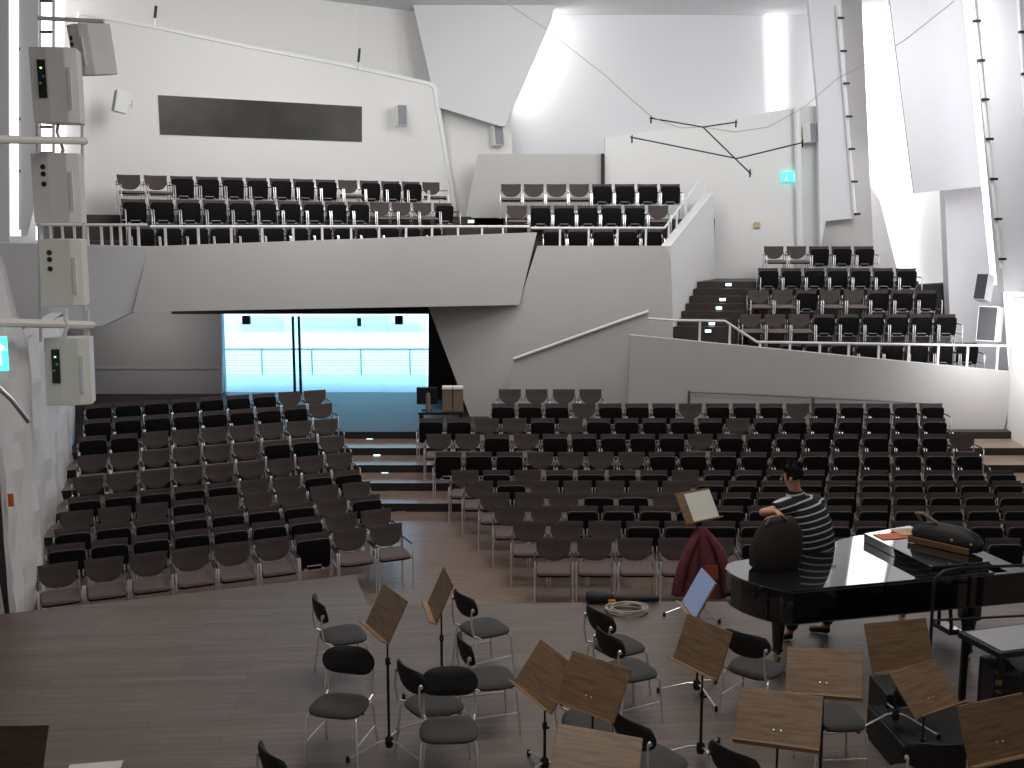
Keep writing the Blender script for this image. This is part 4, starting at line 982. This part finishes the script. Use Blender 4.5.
fs = [[q * nn + k, q * nn + (k + 1) % nn, (q + 1) * nn + (k + 1) % nn, (q + 1) * nn + k] for q in range(len(rings) - 1) for k in range(nn)] + [list(range(nn))[::-1]]
b.poly(vs, fs)
b.tube([rel(3.02, 11.12, 2.06), rel(2.90, 11.05, 2.085), rel(2.80, 10.985, 2.085), rel(2.735, 10.945, 2.075)], [.105, .105, .088, .078], 14)
b.tube([rel(3.16, 11.23, 2.06), rel(3.265, 11.30, 2.05), rel(3.27, 11.36, 1.96), rel(3.22, 11.42, 1.90)], [.105, .10, .085, .076], 14)
b.build('polo_shirt', M['polo'], person, True)
tr_n = [(rel(3.225, 11.22, 1.54), (.205, .175)), (rel(3.13, 11.13, 1.40), .120), (rel(*Lkn), .085), (rel(2.99, 11.08, .70), .070), (rel(3.31, 11.29, 1.40), .120), (rel(*Rkn), .085), (rel(3.44, 11.25, .70), .070)]
skin_obj('trousers', tr_n, [(0, 1), (1, 2), (2, 3), (0, 4), (4, 5), (5, 6)], 'trousers', person)
for a, d in (((2.99, 11.08), (2.79, 11.06)), ((3.44, 11.25), (3.25, 11.32))):
    dx, dy = d[0] - a[0], d[1] - a[1]
    skin_obj('shoe', [(rel(a[0] - dx * .15, a[1] - dy * .15, .655), .050), (rel(a[0] + dx * .5, a[1] + dy * .5, .648), (.048, .042)), (rel(d[0], d[1], .634), (.044, .032))], [(0, 1), (1, 2)], 'shoe', person)
# hair, ear, face
hd = V(rel(2.955, 11.125, 2.415)); face = V((-.86, .35, -.10)).normalized(); sidev = face.cross(V((0, 0, 1))).normalized(); upv = sidev.cross(face).normalized()
b = MB(); vs = []; fs = []; nu, nv = 18, 9; rnd = random.Random(5)
for j in range(nv + 1):
    ph = PI * .62 * j / nv
    for i in range(nu):
        a = 2 * PI * i / nu
        d = upv * math.cos(ph) + (sidev * math.cos(a) + face * math.sin(a)) * math.sin(ph)
        fr_ = d.dot(face)
        rr = .118 + (.022 * rnd.random() if j < 6 else 0)
        if fr_ > .35 and ph > .9: rr = .088
        vs.append(hd + V((d.x * rr, d.y * rr, d.z * rr * 1.02)))
for j in range(nv):
    for i in range(nu): fs.append([j * nu + i, j * nu + (i + 1) % nu, (j + 1) * nu + (i + 1) % nu, (j + 1) * nu + i])
b.poly(vs, fs)
for k in range(26):
    a = rnd.uniform(0, 2 * PI); ph = rnd.uniform(0, 1.0); d = (upv * math.cos(ph) + (sidev * math.cos(a) + face * math.sin(a)) * math.sin(ph)).normalized()
    p0 = hd + d * .105; b.tube([p0, p0 + d * .03 + upv * .012, p0 + d * .04 + upv * .04], [.018, .012, .002], 5)
b.build('hair', M['hair'], person, True)
def blob(name, c, r, m, sc_=(1, 1, 1)):
    bm = bmesh.new(); bmesh.ops.create_uvsphere(bm, u_segments=12, v_segments=8, radius=r); bmesh.ops.scale(bm, vec=V(sc_), verts=bm.verts)
    q = MB(); q.addbm(bm, c); return q.build(name, M[m], person, True)
fc = V(rel(2.945, 11.12, 2.375))
for s_ in (-1, 1):
    blob('ear', fc + sidev * s_ * .100 - face * .005 + upv * .005, .030, 'skin', (.6, .6, 1.1)); blob('eye', fc + face * .098 + sidev * s_ * .034 + upv * .02, .009, 'hair')
b = MB(); b.tube([fc + face * .095 + upv * .025, fc + face * .112 - upv * .012, fc + face * .096 - upv * .022], [.009, .014, .012], 8); b.build('nose', M['skin'], person, True)
b = MB(); b.tube([fc + face * .10 + sidev * .026 - upv * .05, fc + face * .107 - upv * .048, fc + face * .10 - sidev * .026 - upv * .05], .007, 6); b.build('mouth', M['jacket'], person, True)

# ------------------------------------------------------------------ jacket on the stand, things on the floor
jx, jy = 2.13, 11.72
t = empty('jacket', (jx, jy, SH + .14)); tag(t, 'maroon jacket hanging from the music stand at the stage edge', 'jacket')
b = MB(); n = 40; rings = [(.93, .045, .04), (.88, .085, .06), (.78, .145, .085), (.62, .20, .11), (.45, .25, .125), (.28, .29, .14), (.15, .31, .145)]; vs = []
for j, (z, rx_, ry_) in enumerate(rings):
    for k in range(n):
        a = 2 * PI * k / n; f = 1 + (.05 + .10 * j / 6) * math.sin(6 * a + .5 * j) * .6 + .04 * math.sin(11 * a)
        vs.append((rx_ * f * math.cos(a) + .02 * (j - 3) * .2, ry_ * f * math.sin(a), z + .03 * math.sin(3 * a + 1) * (j == 6)))
fs = [[l * n + k, l * n + (k + 1) % n, (l + 1) * n + (k + 1) % n, (l + 1) * n + k] for l in range(6) for k in range(n)] + [list(range(n))[::-1], [6 * n + k for k in range(n)]]
b.poly(vs, fs); b.build('body', M['jacket'], t, True)
for sx in (-1, 1):
    b = MB(); b.tube([(sx * .06, -.06, .86), (sx * .17, -.11, .70), (sx * .25, -.13, .45), (sx * .27, -.13, .22)], [.035, .058, .060, .050], 10); b.build('sleeve', M['jacket'], t, True)
b = MB(); b.box((.085, -.158, .45), (.15, .02, .17), rot=RX(R(-8)), bev=.006); b.build('pocket', M['red'] if False else mat('rust_cloth', (.24, .055, .035), .85), t)
b = MB(); b.tube([(-.045, -.10, .80), (-.055, -.155, .55), (-.06, -.17, .22)], [.008, .018, .03], 8); b.build('lining', mat('dark_lining', (.035, .02, .035), .8), t, True)
q = atZ(586, 605, SH); q2 = atZ(659, 603.5, SH)
t = empty('tube_bag', (q.x, q.y + .05, SH)); b = MB(); L = q2.x - q.x
b.tube([(0, 0, .075), (.03, 0, .075), (.28, .0, .072), (.32, .01, .055), (L * .6, .02, .05), (L, .04, .05)], [.055, .072, .070, .050, .045, .042], 12); b.build('body', M['bagb'], t, True)
b = MB(); b.box((.30, -.075, .05), (.09, .03, .05), bev=.01); b.build('tag', M['orange'], t); tag(t, 'long black tube-shaped bag with an orange tag lying at the stage edge', 'bag')
q = atZ(627, 612.5, SH); b = MB(); pts = []
for k in range(150):
    a = 2 * PI * k / 24; r_ = .17 + .022 * math.sin(k * .37) + .015 * math.cos(k * .11); pts.append((q.x + 1.25 * r_ * math.cos(a), q.y + r_ * math.sin(a), SH + .012 + .0004 * k))
b.tube(pts, .009, 6); tag(b.build('cable_coil', M['cable'], smooth=True), 'coil of pale cable on the stage beside the tube-shaped bag', 'cable')
q = atZ(93, 772, SH); b = MB(); b.box((0, 0, 0), (.42, .30, .004)); o = b.build('sheet_of_paper', M['paper'], loc=(q.x, q.y, SH + .004)); o.rotation_euler = (0, 0, R(10)); tag(o, 'white sheet of paper on the stage floor at the bottom edge', 'paper')
# tubular frame in front of the piano
t = empty('tubular_frame', (atZ(891, 652, SH).x, 9.75, SH), R(8)); b = MB()
b.tube([(0, 0, 0), (0, 0, 1.05), (.02, 0, 1.14), (.10, 0, 1.20), (.24, .0, 1.22), (1.0, .0, 1.22), (1.06, 0, 1.18), (1.08, 0, 1.08), (1.08, 0, 0)], .016, 8); b.build('hoop', M['blackp'], t, True)
b = MB(); b.tube([(0, 0, .72), (1.08, 0, .72)], .012, 8); b.build('crossbar', M['blackp'], t, True)
b = MB(); b.tube([(-.0, -.2, .012), (0, .2, .012)], .014, 8); b.build('foot', M['blackp'], t, True)
b = MB(); b.tube([(1.08, -.2, .012), (1.08, .2, .012)], .014, 8); b.build('foot', M['blackp'], t, True)
tag(t, 'black tubular hoop frame standing in front of the piano side', 'frame')
# low black table with grey glossy top
A = atZ(958, 634, 1.35); B2 = atZ(1000, 656, 1.35)
t = empty('low_table', (A.x, A.y, SH)); w_ = (B2 - A); w_.z = 0; e1 = w_.normalized(); e2 = V((-e1.y, e1.x, 0)); Lw = w_.length
b = MB(); Z = .72
b.prism([V((0, 0, Z)), e1 * Lw + V((0, 0, Z)), e1 * Lw + e2 * 1.5 + V((0, 0, Z)), e2 * 1.5 + V((0, 0, Z))], (0, 0, .05)); b.build('frame', M['blackp'], t)
b = MB(); s1, s2 = e1 * .03 + e2 * .05, e1 * (Lw - .03) + e2 * .05
b.prism([s1 + V((0, 0, Z + .045)), s2 + V((0, 0, Z + .045)), s2 + e2 * 1.4 + V((0, 0, Z + .045)), s1 + e2 * 1.4 + V((0, 0, Z + .045))], (0, 0, .012)); b.build('tabletop', M['tgrey'], t)
for f1, f2 in ((.04, .05), (Lw - .04, .05), (.04, 1.45), (Lw - .04, 1.45)):
    c_ = e1 * f1 + e2 * f2; b = MB(); b.box((c_.x, c_.y, Z / 2), (.05, .05, Z)); b.build('leg', M['blackp'], t)
tag(t, 'low black table with a glossy grey top at the picture edge beyond the podium', 'table')
t = empty('black_cabinet', (4.30, 9.02, SH), R(-6))
b = MB(); b.box((0, 0, .30), (.22, .34, .58), bev=.02); b.build('body', M['blackp'], t); b = MB(); b.box((-.08, -.175, .50), (.05, .02, .05)); b.lathe([(.02, 0), (.02, .02)], 10, (-.08, -.18, .42), rot=Matrix.Rotation(PI / 2, 3, 'X')); b.build('latch', M['brass'], t); tag(t, 'upright black cabinet under the low grey-topped table', 'cabinet')
t = empty('equipment_trunk', (4.80, 9.28, SH), R(10)); b = MB(); b.box((0, 0, .26), (1.0, .45, .52), bev=.02); b.build('body', M['blackp'], t)
for dx in (-.3, .3):
    b = MB(); b.box((dx, -.23, .40), (.07, .02, .09), bev=.004); b.build('latch', M['steel'], t)
tag(t, 'long black equipment trunk standing under the low grey-topped table', 'trunk')
q = atZ(884, 712, SH); t = empty('black_case', (q.x + .02, 9.05, SH), R(2)); b = MB(); b.box((0, 0, .20), (.40, .42, .40), bev=.015); b.build('body', M['blackp'], t)
b = MB(); b.tube([(-.07, -.22, .28), (-.07, -.245, .29), (.07, -.245, .29), (.07, -.22, .28)], .01, 6); b.build('handle', M['steel'], t); tag(t, 'black equipment case behind the lighter tilted music stand', 'case')
t = empty('podium', (3.74, 8.42, SH), R(4)); b = MB(); b.box((0, 0, .14), (1.25, 1.0, .28), bev=.012); b.build('deck', M['bagb'], t)
b = MB(); b.box((0, 0, .286), (1.20, .95, .012)); b.build('carpet', mat('dark_carpet', (.014, .014, .016), .95, bump=.2, bscale=300), t); tag(t, 'dark carpeted podium under the right-hand music stands', 'podium')

# ------------------------------------------------------------------ lights of the hall, with added unseen fill lights
def area(name, loc, size, power, col=(1, 1, 1), tgt=None, sy=None):
    l = bpy.data.lights.new(name, 'AREA'); l.energy = power; l.color = col; l.size = size
    if sy: l.shape = 'RECTANGLE'; l.size_y = sy
    o = bpy.data.objects.new(name, l); C.objects.link(o); o.location = loc
    d = (V(tgt) - V(loc)) if tgt else V((0, 0, -1)); o.rotation_euler = d.to_track_quat('-Z', 'Y').to_euler(); return o
area('overhead_fill_gallery', (-3.5, 20.5, 10.2), 3.0, 420, (1, .99, .96), (-5, 25, 6.8), 6)  # unseen area light added overhead to brighten the booth wall
area('overhead_fill_right', (8.0, 21.0, 10.2), 3.0, 430, (.98, .99, 1), (4.5, 26.5, 5.4), 5)  # unseen, added overhead to brighten the middle gallery's side wall
area('overhead_fill_rear', (1.5, 23.0, 10.2), 1.5, 210, (1, 1, .985), (1.5, 29, 7.6), 7)  # unseen, added overhead so the rear walls are lit evenly
area('overhead_fill_stalls', (2, 15.0, 10.2), 5, 250, (1, .96, .93), None, 4)  # unseen area light added for general light on the stalls
area('overhead_fill_stage', (1.5, 8.5, 10.2), 4, 240, (1, .95, .88), None, 3)  # unseen area light added for general light on the stage
area('front_fill', (0, .5, 10.2), 4, 140, (1, .97, .95), (0, 14, 2.5), 2)  # unseen front fill added high above the choir loft
area('foyer_fill', (-8.9, 25.4, 3.25), .8, 22, (1, .95, .95), (-9.0, 27.4, 1.9), 1.0)  # unseen fill added under the gallery to lift the grey foyer wall
for q in ((.80, 28.40, 9.9), (.47, 28.40, 9.1), (.12, 28.40, 8.3)):
    area('slot_lamp_niche', q, .45, 7, (1, .99, .95), (q[0] + .8, 29.0, q[2]))
area('balcony_wall_fill', (9.5, 21.4, 3.2), .4, 46, (1, 1, 1), (10.2, 22.3, 1.9), .6)  # fill light added in front of the side wall to brighten it
area('panel_fill', (9.75, 27.2, 7.2), .4, 42, (1, 1, 1), (9.7, 28.2, 6.0), 1.5)  # unseen fill added behind the leaning panel to brighten the wall below it

w = bpy.data.worlds.new('daylight'); bpy.context.scene.world = w; w.use_nodes = True
bg = w.node_tree.nodes['Background']
bg.inputs['Color'].default_value = (.52, .76, 1.0, 1); bg.inputs['Strength'].default_value = 5.0
sc = bpy.context.scene
sc.view_settings.view_transform = 'Standard'; sc.view_settings.look = 'None'; sc.view_settings.gamma = 1; sc.view_settings.use_curve_mapping = False
sc.view_settings.exposure = 0.0
sc.cycles.use_denoising = True
sc.cycles.max_bounces = 8; sc.cycles.diffuse_bounces = 5; sc.cycles.glossy_bounces = 3; sc.cycles.transparent_max_bounces = 8
sc.cycles.sample_clamp_indirect = 6
sc.cycles.caustics_reflective = False; sc.cycles.caustics_refractive = False
